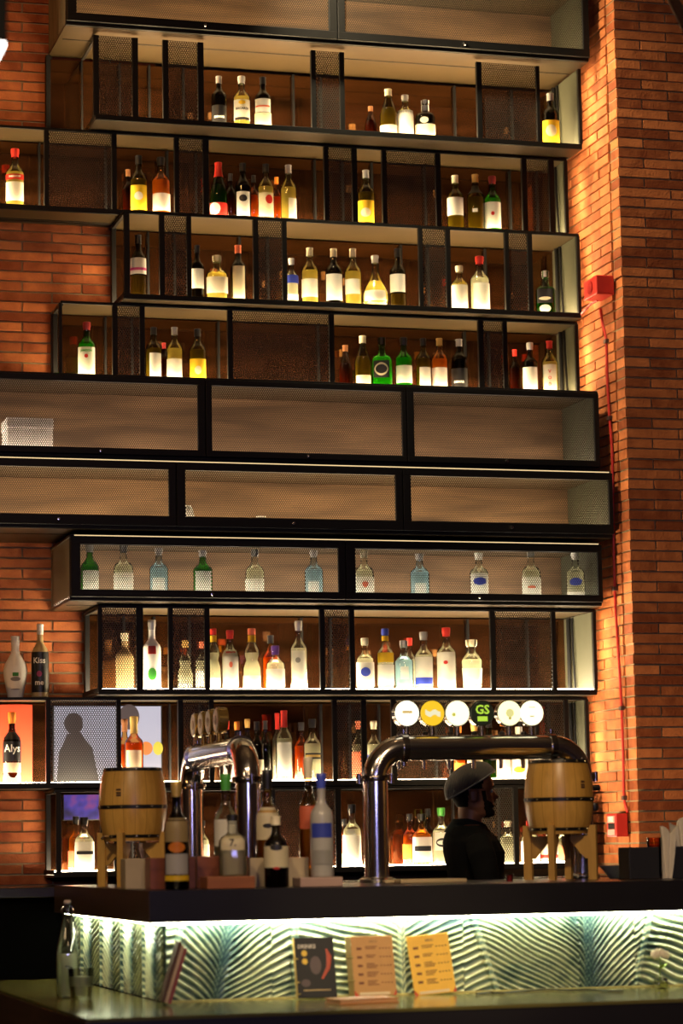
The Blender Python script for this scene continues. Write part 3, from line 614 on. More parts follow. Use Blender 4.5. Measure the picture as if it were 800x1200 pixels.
SH['9'] = ('shelf behind the taps', [
 (14, 835, 21, 'spir', 'dark', 'orange', [('black', .30, .72, 1.6), ('cream', .14, .28, 1.2)], 'rum_bottle', 'black bottle with white script', dict(texts=[('Alys', .48, .15, W)], fill=.2, liquid='amber', capfrac=.84)),
 (146, 843, 18, 'spir', 'amber', 'brown', [], 'whisky_bottle', 'amber bottle half hidden behind', dict(back=.12, capfrac=.8)),
 (157, 840, 22, 'spir', 'amber', 'gold', [('cream', .10, .48, .9)], 'whisky_bottle', 'amber bottle with cream label and gold neck', dict(capfrac=.74)),
 (266, 845, 14, 'spir', 'dark', 'red', [], 'spirit_bottle', 'dark bottle with red cap', dict(back=.13)),
 (278, 846, 15, 'spir', 'dark', 'orange', [], 'spirit_bottle', 'dark bottle with orange cap', dict(back=.04)),
 (290, 843, 15, 'spir', 'dark', 'gold', [], 'spirit_bottle', 'dark bottle with gold cap', dict(back=.13)),
 (301, 846, 16, 'bord', 'dark', 'black', [('cream', .10, .35)], 'wine_bottle', 'dark bottle in the dark cluster', dict(back=.04)),
 (311, 845, 14, 'bord', 'dark', 'black', [], 'wine_bottle', 'dark bottle at the end of the dark cluster', dict(back=.13)),
 (325, 836, 13, 'spir', 'clear', 'red', [], 'vodka_bottle', 'red-capped bottle set back', dict(back=.13, capfrac=.76)),
 (333, 833, 20, 'bord', 'clear', 'red', [(W, .06, .54, .9)], 'vodka_bottle', 'clear bottle with tall red capsule', dict(capfrac=.76)),
 (353, 847, 17, 'spir', 'amber', 'black', [], 'whisky_bottle', 'amber bottle with black cap set back', dict(back=.11)),
 (366, 843, 21, 'spir', 'clear', 'black', [('black', .34, .44, 1.0), ('gold', .37, .41, .9)], 'whisky_bottle', 'clear bottle with slanting black and gold label', {}),
 (420, 845, 17, 'bord', 'clear', 'coral', [('coral', .06, .48)], 'vodka_bottle', 'bottle with pinkish label behind mesh', dict(back=.09)),
 (438, 845, 17, 'spir', 'clear', 'cream', [('blue', .34, .42), ('red', .18, .30)], 'vodka_bottle', 'clear bottle with blue and red labels', {}),
 (538, 850, 14, 'spir', 'amber', 'orange', [('orange', .06, .3)], 'liqueur_bottle', 'orange bottle behind the tap badges', dict(back=.1)),
 (556, 848, 20, 'spir', 'clear', 'gold', [(W, .02, .3)], 'spirit_bottle', 'clear bottle behind the tap badges', {}),
 (573, 843, 19, 'bord', 'dgreen', 'black', [], 'wine_bottle', 'dark green bottle behind the dark badge', dict(back=.12)),
 (589.5, 841, 17, 'burg', 'amber', 'orange', [('cream', .5, .55), (W, .02, .3)], 'liqueur_bottle', 'orange-necked bottle between two badges', {}),
 (608, 852, 20, 'squat', 'clear', W, [(W, .02, .4), ('yellow', .10, .22, .6)], 'spirit_bottle', 'clear bottle with yellow-patched label', {})])
SH['10'] = ('lowest shelf', [
 (89, 957, 18, 'squat', 'whisky', 'black', [('coral', .06, .36)], 'whiskey_bottle', 'amber whiskey bottle tucked behind', dict(back=.12)),
 (98.5, 958, 23, 'squat', 'clear', 'black', [(W, .04, .54), ('black', .30, .36, .8)], 'whiskey_bottle', 'clear square whiskey bottle with black cap', dict(capfrac=.86)),
 (237, 962, 16, 'squat', 'clear', 'black', [(W, .06, .5)], 'spirit_bottle', 'small clear bottle between the tap legs', {}),
 (403, 960, 14, 'squat', 'amber', 'black', [], 'whiskey_bottle', 'amber bottle hidden beside the post', dict(back=.12)),
 (412.5, 943, 22, 'squat', 'clear', 'black', [(W, .04, .50), ('grey', .52, .6, .4)], 'whiskey_bottle', 'clear whiskey bottle left of the chrome leg', {}),
 (480, 954, 17, 'squat', 'amber', 'black', [('orange', .1, .4)], 'whiskey_bottle', 'amber bottle with black cap', dict(back=.08)),
 (494, 954, 23, 'squat', 'whisky', 'black', [(W, .04, .54), ('black', .26, .36, .8)], 'whiskey_bottle', 'square whiskey bottle with black and white label', {}),
 (501.5, 948, 15, 'squat', 'brown', 'black', [], 'whiskey_bottle', 'brown bottle peeping from behind', dict(back=.12)),
 (517, 947, 22, 'squat', 'clear', 'green', [(W, .24, .56, .75), ('black', .30, .46, .6), (W, .34, .42, .5)], 'whiskey_bottle', 'clear bottle with round grey label', {}),
 (595, 962, 21, 'squat', 'clear', 'cream', [], 'spirit_bottle', 'clear bottle behind mesh beside the bartender', dict(back=.1)),
 (621, 962, 22, 'squat', 'clear', 'red', [(W, .04, .5)], 'spirit_bottle', 'clear bottle left of the keg leg', {}),
 (643, 968, 20, 'squat', 'clear', 'red', [(W, .04, .5), ('red', .1, .2)], 'spirit_bottle', 'clear bottle seen through the keg stand', {}),
 (658, 965, 18, 'squat', 'clear', 'black', [('coral', .04, .4)], 'spirit_bottle', 'small bottle at the right end', dict(back=.12))])
for key, (rn, L) in SH.items():
    Y, zf, zt = ROWS[key]
    for i, e in enumerate(sorted(L, key=lambda q: q[0])):
        x, top, wpx, kind, glass, cap, labs, name, look, kw = e; kw = dict(kw); bk = kw.pop('back', None); back = (.13 if key == '7' else .068) if bk is None else (.172 if bk > .1 else .045 if bk < .05 else .165)
        put_bottle(x, top, wpx, kind, glass, cap, labs, name, '%s, %s from left, %s' % (look, ORD[i], rn), 'bottles on the ' + rn, Y + back + .02, zf, **kw)
# the two bottles standing on top of the ninth unit, before the bricks
Y9, z9 = ROWS['9'][0], 1.911
put_bottle(18, 746, 28, 'vase', 'clear', W, [('green', .34, .40, .25), ('grey', .26, .33, .45), ('grey', .12, .14, .5)], 'coconut_liqueur_bottle', 'white curvy bottle standing before the left brick wall', 'bottles in front of the brick wall', Y9 + .09, z9, milk=W)
put_bottle(47, 732, 20, 'bord', 'clear', W, [('black', .07, .62, 1.8), ('magenta', .28, .36, .3)], 'cream_liqueur_bottle', 'cream-necked bottle with black label before the left brick wall', 'bottles in front of the brick wall', Y9 + .09, z9, milk='tan', texts=[('Kiss', .5, .11, W), ('me', .2, .1, W)])
# crockery and a box inside the closed cabinets
Y5, zf5, _ = ROWS['5']; Y6, zf6, _ = ROWS['6']
x0, x1 = Xat(5, Y5 + .2, 3.1), Xat(58, Y5 + .2, 3.1)
o = MB().bbox(x0, x1, Y5 + .1, Y5 + .28, zf5 + .0005, zf5 + .165, .004).build('storage_box', flat('white_card', (.72, .68, .66), .7)); tag(o, 'white box standing at the left end behind the wide mesh doors', 'box')
MB().bbox(x0 - .003, x1 + .003, Y5 + .097, Y5 + .283, zf5 + .12, zf5 + .168, .003).build('lid', flat('white_card_lid', (.75, .71, .69), .7), o)
def bowl(px, r, h, label, inv=True, col=(.8, .78, .74)):
    X = Xat(px, Y6 + .14, zf6); p = [(r * .45, 0), (r * .5, .004), (r * .8, h * .4), (r, h), (r * .96, h), (r * .74, h * .42), (r * .4, .010), (.001, .010)]
    if inv: p = [(a, h - b) for a, b in p]
    o = thing('bowl', label, 'bowl', (X, Y6 + .14, zf6 + .001), 0, 'crockery inside the mesh cabinet'); m = MB(); m.lathe(p, 24, cap=False); m.build('bowl_body', flat('porcelain', (.80, .78, .74), .25), o)
    fr = MB(); fr.lathe([(r * .46, h * (1 if inv else 0) - .004), (r * .46, h * (1 if inv else 0) + (.004 if inv else -.0)), (r * .42, h * (1 if inv else 0) + (.004 if inv else -.0)), (r * .42, h * (1 if inv else 0) - .004)], 20, cap=False); fr.build('foot_ring', flat('porcelain', (.8, .78, .74), .25), o)
bowl(220, .04, .10, 'tall white cup at the left of the mesh door')
bowl(306, .052, .055, 'largest white upturned bowl behind the mesh door')
bowl(284, .04, .026, 'flat white saucer left of the largest bowl')
bowl(262, .035, .022, 'small white dish left of the saucer')
bowl(240, .04, .035, 'yellowish upturned dish beside the tall cup')
bowl(488, .04, .018, 'low white dish at the left edge of the last mesh door')
bowl(545, .035, .012, 'tiny white dish in the last mesh cabinet bay')
# boards coloured and lit to stand in for mirror reflections
def shape_disc(m, cx, cz, rx, rz, y, n=24):
    m.add([(cx + rx * math.cos(2 * PI * k / n), y, cz + rz * math.sin(2 * PI * k / n)) for k in range(n)], [tuple(range(n))])
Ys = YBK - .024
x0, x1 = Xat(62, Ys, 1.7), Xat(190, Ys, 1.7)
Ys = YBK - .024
t = thing('reflection_board', 'glowing pale board painted as a mirror reflection of figures, behind the left keg', 'screen', ((x0 + x1) / 2, Ys, ROWS['9'][1] + .001), local=False)  # mirror reflection of people and dots built as a flat glowing board
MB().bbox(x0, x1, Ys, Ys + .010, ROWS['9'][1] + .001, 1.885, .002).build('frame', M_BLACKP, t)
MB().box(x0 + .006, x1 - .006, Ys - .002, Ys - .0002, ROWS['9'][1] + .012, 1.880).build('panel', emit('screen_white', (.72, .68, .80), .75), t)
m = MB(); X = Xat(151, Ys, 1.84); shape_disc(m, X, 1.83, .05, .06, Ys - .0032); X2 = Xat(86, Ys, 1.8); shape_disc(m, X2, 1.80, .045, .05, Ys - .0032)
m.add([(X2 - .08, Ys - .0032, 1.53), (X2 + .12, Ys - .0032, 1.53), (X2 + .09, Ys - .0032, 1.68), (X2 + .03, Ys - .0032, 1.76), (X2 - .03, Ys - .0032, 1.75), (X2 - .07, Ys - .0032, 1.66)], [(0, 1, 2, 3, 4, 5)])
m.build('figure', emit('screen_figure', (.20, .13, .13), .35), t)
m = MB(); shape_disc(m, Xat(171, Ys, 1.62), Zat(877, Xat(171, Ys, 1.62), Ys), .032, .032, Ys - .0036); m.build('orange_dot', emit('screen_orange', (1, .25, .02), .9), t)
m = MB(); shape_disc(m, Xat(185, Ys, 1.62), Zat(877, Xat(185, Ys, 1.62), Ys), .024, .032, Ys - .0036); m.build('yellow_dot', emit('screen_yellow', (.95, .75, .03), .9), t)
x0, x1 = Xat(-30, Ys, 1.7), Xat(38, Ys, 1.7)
o = MB().bbox(x0, x1, Ys, Ys + .01, ROWS['9'][1] + .001, 1.89, .002).build('red_board', flat('red_board', (.60, .05, .015), .5)); tag(o, 'red board painted as a mirror reflection behind the black scripted bottle', 'board')  # flat red in place of a reflection in the back mirror
x0, x1 = Xat(74, Ys, 1.4), Xat(117, Ys, 1.4)
t = thing('violet_reflection_board', 'small violet and pink board glowing as a mirror reflection, lowest left shelf', 'screen', ((x0 + x1) / 2, Ys, 1.34), local=False)  # violet reflection painted as a small glowing board
MB().bbox(x0, x1, Ys, Ys + .012, 1.345, 1.468, .002).build('frame', M_BLACKP, t)
q = N('violet_reflection'); tc = q.n('ShaderNodeTexCoord'); no = q.n('ShaderNodeTexNoise'); no.inputs['Scale'].default_value = 9; q.l(tc.outputs['Object'], no.inputs['Vector'])
cr = q.n('ShaderNodeValToRGB'); cr.color_ramp.elements[0].color = (.02, .01, .08, 1); cr.color_ramp.elements[0].position = .35; cr.color_ramp.elements[1].color = (.8, .12, .25, 1); cr.color_ramp.elements[1].position = .68
e_ = cr.color_ramp.elements.new(.5); e_.color = (.12, .07, .6, 1); q.l(no.outputs['Fac'], cr.inputs[0]); q.l(cr.outputs[0], q.b.inputs['Emission Color']); setp(q.b, es=.5, col=(0, 0, 0))
MB().box(x0 + .004, x1 - .004, Ys - .002, Ys - .0002, 1.349, 1.464).build('panel', q.m, t)
#PART2
# ---------------------------------------------------------------- bar
CT, CB, LZ = 1.053, .935, .645     # top of the bar, underside of its slab, top of the ledge
FX, FY = 1.92, 9.4                 # front corner
PXF, PYF = 2.0, 9.5                # relief panel faces
M_STONE = flat('dark_bar_stone', (.012, .011, .0135), .28, .25, 5)
M_STONEW = wood_mat('dark_bar_side', (.035, .020, .010), (.06, .036, .018), 10, .4, 'y')
bar = thing('bar_counter', 'dark L-shaped bar counter with glowing green relief panels', 'bar counter', (FX, FY, 0), local=False)
m = MB(); m.v = []
def prism(m, pts, z0, z1):
    n = len(pts); m.add([(x, y, z0) for x, y in pts] + [(x, y, z1) for x, y in pts], [tuple(range(n - 1, -1, -1)), tuple(range(n, 2 * n))] + [(i, (i + 1) % n, n + (i + 1) % n, n + i) for i in range(n)])
prism(m, [(FX, FY), (4.69, FY), (4.69, 10.55), (2.85, 10.55), (2.85, 11.49), (FX, 11.49)], CB, CT)
m.build('counter_slab', M_STONE, bar)
MB().box(FX - .0025, FX - .0005, FY + .002, 11.49, CB + .001, CT - .001).build('side_fascia', M_STONEW, bar)
MB().box(PXF + .016, 4.69, PYF + .02, 10.4, 0, CB - .001).build('base_front', flat('bar_core', (.02, .018, .016), .8), bar)
MB().box(PXF + .016, 2.8, 10.401, 11.49, 0, CB - .001).build('base_wing', flat('bar_core', (.02, .018, .016), .8), bar)
# lamp strips tucked under the slab
M_STRIP = emit('strip_light', (.98, 1.0, .70), P_STRIP)
MB().box(PXF - .03, 4.68, PYF - .046, PYF - .030, CB - .008, CB - .0005).build('light_strip', M_STRIP, bar)
MB().box(PXF - .046, PXF - .030, PYF - .02, 11.45, CB - .008, CB - .0005).build('light_strip', emit('strip_light_wing', (.98, 1.0, .66), P_STRIP * .55), bar)
def lerp_feats(x, F):
    for (a, ga), (b, gb) in zip(F, F[1:]):
        if a <= x <= b:
            t = (x - a) / (b - a)
            if ga < gb: return ga + (gb - ga) * (t ** .62), (gb - ga), t
            return gb + (ga - gb) * ((1 - t) ** .62), (gb - ga), t
    return F[-1][1], 0, 0
def relief(s0, s1, F, per, amp, slant, place, name, mat, seed):
    """leaf-veined relief: ridges that sweep up from valleys to ribs"""
    from mathutils import noise
    ds, H = .006, CB - LZ - .002; ns = int((s1 - s0) / ds); nz = 58
    m = MB(); vs = []; tn = []
    for j in range(nz + 1):
        z = H * j / nz
        for i in range(ns + 1):
            s = s0 + (s1 - s0) * i / ns
            sq = s + slant(s) * (z - H / 2)
            g, dg_, t = lerp_feats(sq, F)
            wob = noise.noise(Vector((sq * 5 + seed, z * 6, 0))) * .026
            ph = (z - g + wob) / per
            rdg = .5 + .5 * math.cos(2 * PI * ph); rdg = rdg ** 1.6
            edge = min(abs(sq - a) for a, _ in F)
            near = min(F, key=lambda q: abs(sq - q[0]))
            k = min(1, edge / .03)
            d = amp * rdg * k
            rib = near[1] >= .02; 
            if rib and edge < .012 and name != 'relief_panel_side': d = amp * 1.3
            if not rib and edge < .02: d *= .3
            vs.append(place(s, d, LZ + .001 + z))
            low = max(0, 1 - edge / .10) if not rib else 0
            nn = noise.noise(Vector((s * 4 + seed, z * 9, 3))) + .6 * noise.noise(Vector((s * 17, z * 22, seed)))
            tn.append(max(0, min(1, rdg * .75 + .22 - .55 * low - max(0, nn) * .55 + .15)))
    w_ = ns + 1
    fs = [(j * w_ + i, j * w_ + i + 1, (j + 1) * w_ + i + 1, (j + 1) * w_ + i) for j in range(nz) for i in range(ns)]
    m.add(vs, fs, True)
    # closed back and rim
    b = len(m.v); cs = [place(s0, -.012, LZ + .001), place(s1, -.012, LZ + .001), place(s1, -.012, LZ + .001 + H), place(s0, -.012, LZ + .001 + H)]
    top = nz * w_
    m.v += [tuple(c) for c in cs]; ex = [(b, b + 1) + tuple(range(ns, -1, -1)), (b + 2, b + 3) + tuple(top + i for i in range(w_)), (b, b + 3, b + 2, b + 1)]
    m.f += ex; m.sm += [False] * 3; m.tone += [0] * 3
    o = m.build(name, mat, bar)
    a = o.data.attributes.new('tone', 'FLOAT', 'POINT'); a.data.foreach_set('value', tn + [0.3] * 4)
    return o
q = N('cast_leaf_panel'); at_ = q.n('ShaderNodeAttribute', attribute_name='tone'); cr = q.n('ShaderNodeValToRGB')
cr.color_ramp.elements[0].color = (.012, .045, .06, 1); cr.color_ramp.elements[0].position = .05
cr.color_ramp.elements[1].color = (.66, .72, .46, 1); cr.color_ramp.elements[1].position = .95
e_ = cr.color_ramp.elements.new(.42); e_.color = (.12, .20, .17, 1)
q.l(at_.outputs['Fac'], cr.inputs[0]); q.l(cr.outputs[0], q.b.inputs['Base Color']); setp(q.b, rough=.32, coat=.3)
XP = lambda px: Xat(px, PYF, .79)
FF = [(1.9, .15), (XP(205), .18), (XP(262), 0), (XP(345), .17), (XP(470), .08), (XP(567), .22), (XP(690), -.14), (XP(752), .12), (4.42, -.10), (4.9, .12)]
sl = lambda s: (0.32 if 3.15 < s < 3.62 else (-.28 if s > 3.85 else (-.18 if s < 2.4 else 0)))
# joints between the cast panels
SEG = [(PXF, XP(203)), (XP(203) + .002, XP(346)), (XP(346) + .002, XP(470)), (XP(470) + .002, XP(690)), (XP(690) + .002, 4.69)]
for i, (a, b) in enumerate(SEG[1:]):
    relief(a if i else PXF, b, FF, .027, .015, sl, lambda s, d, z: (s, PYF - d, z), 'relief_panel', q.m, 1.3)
FW = [(9.4, .1), (9.66, 0), (9.86, .10), (10.1, 0), (10.3, .10), (10.52, 0), (10.75, .1), (11.0, 0), (11.2, .1), (11.5, 0)]
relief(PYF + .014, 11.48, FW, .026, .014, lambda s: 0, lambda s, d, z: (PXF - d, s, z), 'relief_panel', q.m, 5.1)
# ledge
def glassy():
    return flat('green_glass_top', (.17, .15, .045), .14, .25, 4, spec=.5)
led = thing('bar_ledge', 'low glossy greenish ledge running along the foot of the bar', 'ledge', (1.56, 8.7, 0), local=False)
m = MB(); prism(m, [(1.56, 8.7), (4.69, 8.7), (4.69, 9.47), (1.97, 9.47), (1.97, 11.49), (1.56, 11.49)], LZ - .012, LZ); m.build('glass_top', glassy(), led)
m = MB(); prism(m, [(1.565, 8.705), (4.69, 8.705), (4.69, 9.45), (1.95, 9.45), (1.95, 11.48), (1.565, 11.48)], .0, LZ - .0125); m.build('ledge_body', flat('ledge_black', (.012, .010, .009), .45), led)
MB().box(1.556, 1.5645, 8.70, 11.47, 0, LZ - .0125).build('side_board', wood_mat('ledge_side_wood', (.05, .025, .012), (.09, .045, .02), 10, .5, 'y'), led)
MB().box(PXF, 4.68, 9.476, 9.4835, LZ, LZ + .006).build('edge_strip', flat('brass_edge', (.62, .56, .22), .35, metal=.3), led)
# ---------------------------------------------------------------- beer towers
def arc(cx, cz, R, a0, a1, n=12, y=0):
    return [(cx + R * math.cos(a0 + (a1 - a0) * i / n), y, cz + R * math.sin(a0 + (a1 - a0) * i / n)) for i in range(n + 1)]
def tower(label, loc, rz, badges, L=.90, glow=True):
    t = thing('beer_tower', label, 'beer tower', loc, rz); H, R, r = .55, .125, .052
    path = [(0, 0, .02), (0, 0, .2), (0, 0, H - R)] + arc(R, H - R, R, PI, PI / 2) + [(L * .4, 0, H), (L * .6, 0, H)] + arc(L - R, H - R, R, PI / 2, 0) + [(L, 0, H - R), (L, 0, .2), (L, 0, .02)]
    MB().tube(path, r, 28).build('pipe', M_CHROME, t)
    for x in (0, L):
        MB().lathe([(.072, 0), (.074, .004), (.074, .014), (.066, .020), (.054, .022), (.054, .03)], 28, (x, 0, 0)).build('base_flange', M_CHROME, t)
        f = MB().lathe([(.053, -.012), (.064, -.012), (.066, -.008), (.066, .008), (.064, .012), (.053, .012)], 28, (x, 0, H - R), cap=False)
        for s in (-1, 1): f.lathe([(.011, -.02), (.011, .02)], 10, (x + s * .07, 0, H - R))
        f.build('clamp_ring', M_CHROMED, t)
    for x in (R, L - R):
        f = MB(); f.tube([(x - .012, 0, H), (x + .012, 0, H)], .060, 28); f.tube([(x, 0, H - .075), (x, 0, H + .075)], .010, 10); f.build('clamp_ring', M_CHROMED, t)
    n = len(badges)
    for i, (fx, face, em, mark) in enumerate(badges):
        x = fx * L; zc = H + .143; rb = .052
        b = MB(); b.tube([(x, 0, H + .045), (x, 0, H + .10)], [.013, .010], 12)
        b.tube([(x, -.010, zc), (x, .030, zc)], rb + .003, 32); bo = b.build('badge', M_CHROMED if glow else flat('gilt_badge', (.42, .28, .08), .25, metal=.8), t)
        mat = emit('badge_glow_%d' % i, face, em) if glow else flat('badge_gold_%d' % i, face, .3, metal=.3)
        MB().tube([(x, -.0155, zc), (x, -.0102, zc)], [rb - .004, rb], 32).build('badge_face', mat, bo)
        for j, (kind, col, a, bb, c, d) in enumerate(mark):
            mm = MB()
            if kind == 'bar': mm.bbox(x + a - c, x + a + c, -.0172, -.0157, zc + bb - d, zc + bb + d, .0005)
            if kind == 'dot': mm.disc((x + a, -.0157, zc + bb), c, (0, -1, 0), .0015, 20)
            if kind == 'wave': mm.add([(x + a * k, -.0168, zc + bb + .006 * math.sin(k * 1.6 + .4) + s * .011) for s in (-1, 1) for k in (-3, -2, -1, 0, 1, 2, 3)], [(k, k + 1, k + 8, k + 7) for k in range(6)])
            if kind == 'text':
                vs, fs = text_mesh(d, c, .0012); mm.add([(x + a + p, -.0168, zc + bb + q_) for p, q_, _ in vs], fs)
            mm.build('badge_mark', emit('mark_%s_%d_%d' % (kind, i, j), col, .9) if glow else flat('markd_%d' % i, col, .5), bo)
        # faucet on the bartender's side, with its black handle
        fb = MB(); fb.tube([(x, r - .006, H), (x, r + .03, H), (x, r + .055, H - .012), (x, r + .062, H - .05), (x, r + .062, H - .085)], [.014, .013, .012, .010, .008], 12)
        fb.tube([(x, r + .018, H), (x, r + .018, H + .03)], .009, 10); fo = fb.build('faucet', M_CHROME, t)
        MB().tube([(x, r + .018, H + .031), (x, r + .030, H + .045), (x, r + .040, H + .060), (x, r + .044, H + .068)], [.008, .012, .015, .010], 12).build('handle', M_BLACKP, fo)
    return t
WH = (1, .97, .72)
BD = [(.155, WH, 1.7, [('bar', (.75, .52, .2), 0, .005, .022, .006)]),
      (.278, (1,   .60, .02), 1.0, [('wave', (1, .93, .6), .011, 0, 0, 0)]),
      (.400, (1, .98, .62), 1.35, [('dot', (.65, .6, .1), -.018, -.006, .008, 0)]),
      (.520, (.01, .015, .005), .6, [('text', (.55, .85, .06), 0, .013, .052, 'GS'), ('bar', (.55, .85, .06), 0, -.024, .022, .010)]),
      (.655, (1, .98, .52), 1.35, [('dot', (.9, .82, .3), 0, 0, .018, 0), ('dot', (.5, .38, .05), 0, -.022, .006, 0)]),
      (.765, (1, .97, .62), 1.5, [('bar', (.8, .7, .4), 0, .024, .014, .002), ('bar', (.7, .6, .3), 0, -.014, .010, .003)])]
tower('chrome pipe beer tower topped by six round tap badges', (3.053, 10.3, CT + .0005), 0, BD)
tower('chrome pipe beer tower seen end-on beside the left keg', (2.515, 11.37, CT + .0005), -PI / 2,
      [(f, (.50, .36, .10), 0, [('dot', (.3, .18, .05), 0, 0, .02, 0)]) for f in (.10, .24, .38, .52)], glow=False, L=1.06)
# ---------------------------------------------------------------- kegs on stands
M_KEG = wood_mat('keg_staves', (.46, .235, .038), (.76, .44, .095), 22, .33, 'z', 18)
M_STAND = wood_mat('stand_ply', (.46, .25, .045), (.62, .37, .08), 12, .5, 'z')
def keg(label, loc, rz, tap=True):
    t = thing('wooden_keg', label, 'keg', loc, rz); z0, h = .185, .300
    pr_ = []
    for i in range(17):
        q_ = i / 16; pr_.append((.113 + .026 * (1 - (2 * (q_ ** .92) - 1.0) ** 2) + (.004 * q_), z0 + h * q_))
    MB().lathe(pr_, 36).build('barrel_body', M_KEG, t)
    rr = lambda q_: .113 + .026 * (1 - (2 * (q_ ** .92) - 1.0) ** 2) + .004 * q_
    for q0, q1 in ((.045, .085), (.44, .49), (.955, 1.0)):
        hp = MB().lathe([(rr(q0) - .002, z0 + h * q0), (rr(q0) + .0025, z0 + h * q0), (rr(q1) + .0025, z0 + h * q1), (rr(q1) - .002, z0 + h * q1)], 36, cap=False)
        ho = hp.build('hoop', flat('black_hoop', (.02, .018, .016), .4, metal=.5), t)
        rv = MB()
        for k in range(14):
            a = 2 * PI * k / 14 + .1; R = rr((q0 + q1) / 2) + .002
            p = Vector((R * math.cos(a), R * math.sin(a), z0 + h * (q0 + q1) / 2)); rv.tube([p, p + Vector((math.cos(a), math.sin(a), 0)) * .003], [.0045, .003], 8)
        rv.build('rivets', flat('brass_rivet', (.75, .62, .32), .25, metal=.8), ho)
    MB().lathe([(.108, z0 + h - .012), (.108, z0 + h - .003), (.001, z0 + h - .003)], 32, cap=False).build('lid', M_KEG, t)
    for k in range(4):
        a = PI / 4 + k * PI / 2 + .18; c, s = math.cos(a), math.sin(a)
        def P(rad_, tan, z): return (c * rad_ - s * tan, s * rad_ + c * tan, z)
        def plate(poly, th):
            m = MB(); n = len(poly); m.add([P(x, sg * th, z) for sg in (-1, 1) for x, z in poly], [tuple(range(n)), tuple(range(2 * n - 1, n - 1, -1))] + [(i, i + n, (i + 1) % n + n, (i + 1) % n) for i in range(n)]); return m
        lg = plate([(.118, 0), (.152, 0), (.152, z0 + .035), (.128, z0 + .035), (.1205, z0 + .012), (.118, z0 - .012)], .013).build('leg', M_STAND, t)
        plate([(.045, z0 - .008), (.1175, z0 - .008), (.1175, z0 - .10), (.105, z0 - .10), (.045, z0 - .030)], .007).build('bracket', M_STAND, lg)
    for dz, w_ in ((.205, .012), (.192, .009), (.182, .012)):
        patch(lambda z: .139, z0 + dz, z0 + dz + .008, (.35 if tap else -.75), (.5 if tap else -.6), 2, 1, 3, .001).build('stamp', flat('burnt_stamp', (.09, .04, .015), .7), t)
    if tap:
        m = MB(); m.tube([(.112, .02, z0 + h + .006), (.135, .02, z0 + h - .01), (.150, .02, z0 + h * .8), (.154, .02, z0 + h * .5), (.148, .02, z0 + h * .18), (.125, .0, z0 + h * .05), (.09, -.06, z0 + .05)], [.006] * 7, 10)
        go = m.build('dispense_tube', M_CHROME, t)
        MB().tube([(.158, .02, z0 + h * .62), (.185, .02, z0 + h * .62)], [.012, .014], 16).build('gauge', M_CHROMED, go)
        MB().lathe([(.0, -.018), (.013, -.014), (.017, 0), (.013, .014), (.0, .018)], 16, (.160, .015, z0 + h * .36), cap=False).build('valve_knob', M_BLACKP, go)
    else:
        MB().tube([(-.11, -.05, z0 + .02), (-.135, -.07, z0 + .02), (-.15, -.075, z0 + .01)], .006, 8).build('spigot', M_CHROME, t)
    return t
keg('pale wooden keg on four legs, in front of the badge tower', (3.752, 10.02, CT + .0008), 0)
keg('pale wooden keg on four legs at the left end of the bar', (2.10, 10.62, CT + .0008), .05, False)
# ---------------------------------------------------------------- bottles and blocks on the bar
def front_bottle(x, top, base_z, wpx, kind, glass, cap, labs, name, label, Y, **k):
    X = Xat(x, Y, base_z + .15); h = Zat(top, X, Y) - base_z - .001; r = wpx * mpp(X, Y, base_z) / 2
    t = thing(name, label, 'bottle', (X, Y, base_z + .001), -math.atan2(X, Y), 'bottles on the bar'); bottle_parts(t, kind, h, r, glass, cap, labs, **k); return t
def block(px0, px1, py_top, z0, Y0, Y1, mat, name, label, cat, b=.003):
    z1 = Zat(py_top, Xat((px0 + px1) / 2, Y0, z0), Y0); o = MB().bbox(Xat(px0, Y0, z0), Xat(px1, Y0, z0), Y0, Y1, z0 + .0006, z1, b).build(name, mat); tag(o, label, cat); return z1
REDW = wood_mat('red_wood', (.13, .035, .015), (.24, .07, .03), 10, .4, 'x')
PALEB = flat('pale_block', (.40, .32, .20), .6, .2, 12)
block(147, 175, 1006, CT, 9.80, 9.9, PALEB, 'napkin_block', 'pale block under the left keg, beside the red-brown crate', 'block')
def crate(px0, px1, ptop, Y0, Y1, mat, label):
    x0, x1 = Xat(px0, Y0, CT), Xat(px1, Y0, CT); z1 = Zat(ptop, (x0 + x1) / 2, Y0); t = thing('wooden_crate', label, 'crate', (x0, Y0, CT + .0006), local=False); z0 = CT + .0006
    MB().bbox(x0, x1, Y0, Y0 + .012, z0, z1, .002).build('front_board', mat, t); MB().bbox(x0, x1, Y1 - .012, Y1, z0, z1, .002).build('rear_board', mat, t)
    MB().box(x0, x0 + .012, Y0 + .0125, Y1 - .0125, z0, z1).build('side_board', mat, t); MB().box(x1 - .012, x1, Y0 + .0125, Y1 - .0125, z0, z1).build('side_board', mat, t)
    MB().box(x0 + .0125, x1 - .0125, Y0 + .0125, Y1 - .0125, z0, z0 + .01).build('bottom_board', mat, t)
crate(176, 229, 1005, 9.66, 9.76, REDW, 'dark red-brown crate behind the patterned bottle')
crate(231, 292, 1003, 9.74, 9.86, REDW, 'red-brown crate behind the squat clear bottle')
crate(293, 362, 1005, 9.70, 9.80, PALEB, 'pale crate behind the black and cream bottle')
zp = block(243, 299, 1027, CT, 9.47, 9.60, wood_mat('orange_wood', (.22, .07, .02), (.32, .11, .035), 10, .4, 'x'), 'wooden_stand', 'low orange-brown stand carrying the squat clear bottle', 'stand')
zq = block(352, 402, 1028, CT, 9.5, 9.62, flat('pinkish_slab', (.30, .20, .17), .4), 'stone_coaster', 'pinkish slab under the frosted blue-capped bottle', 'slab')
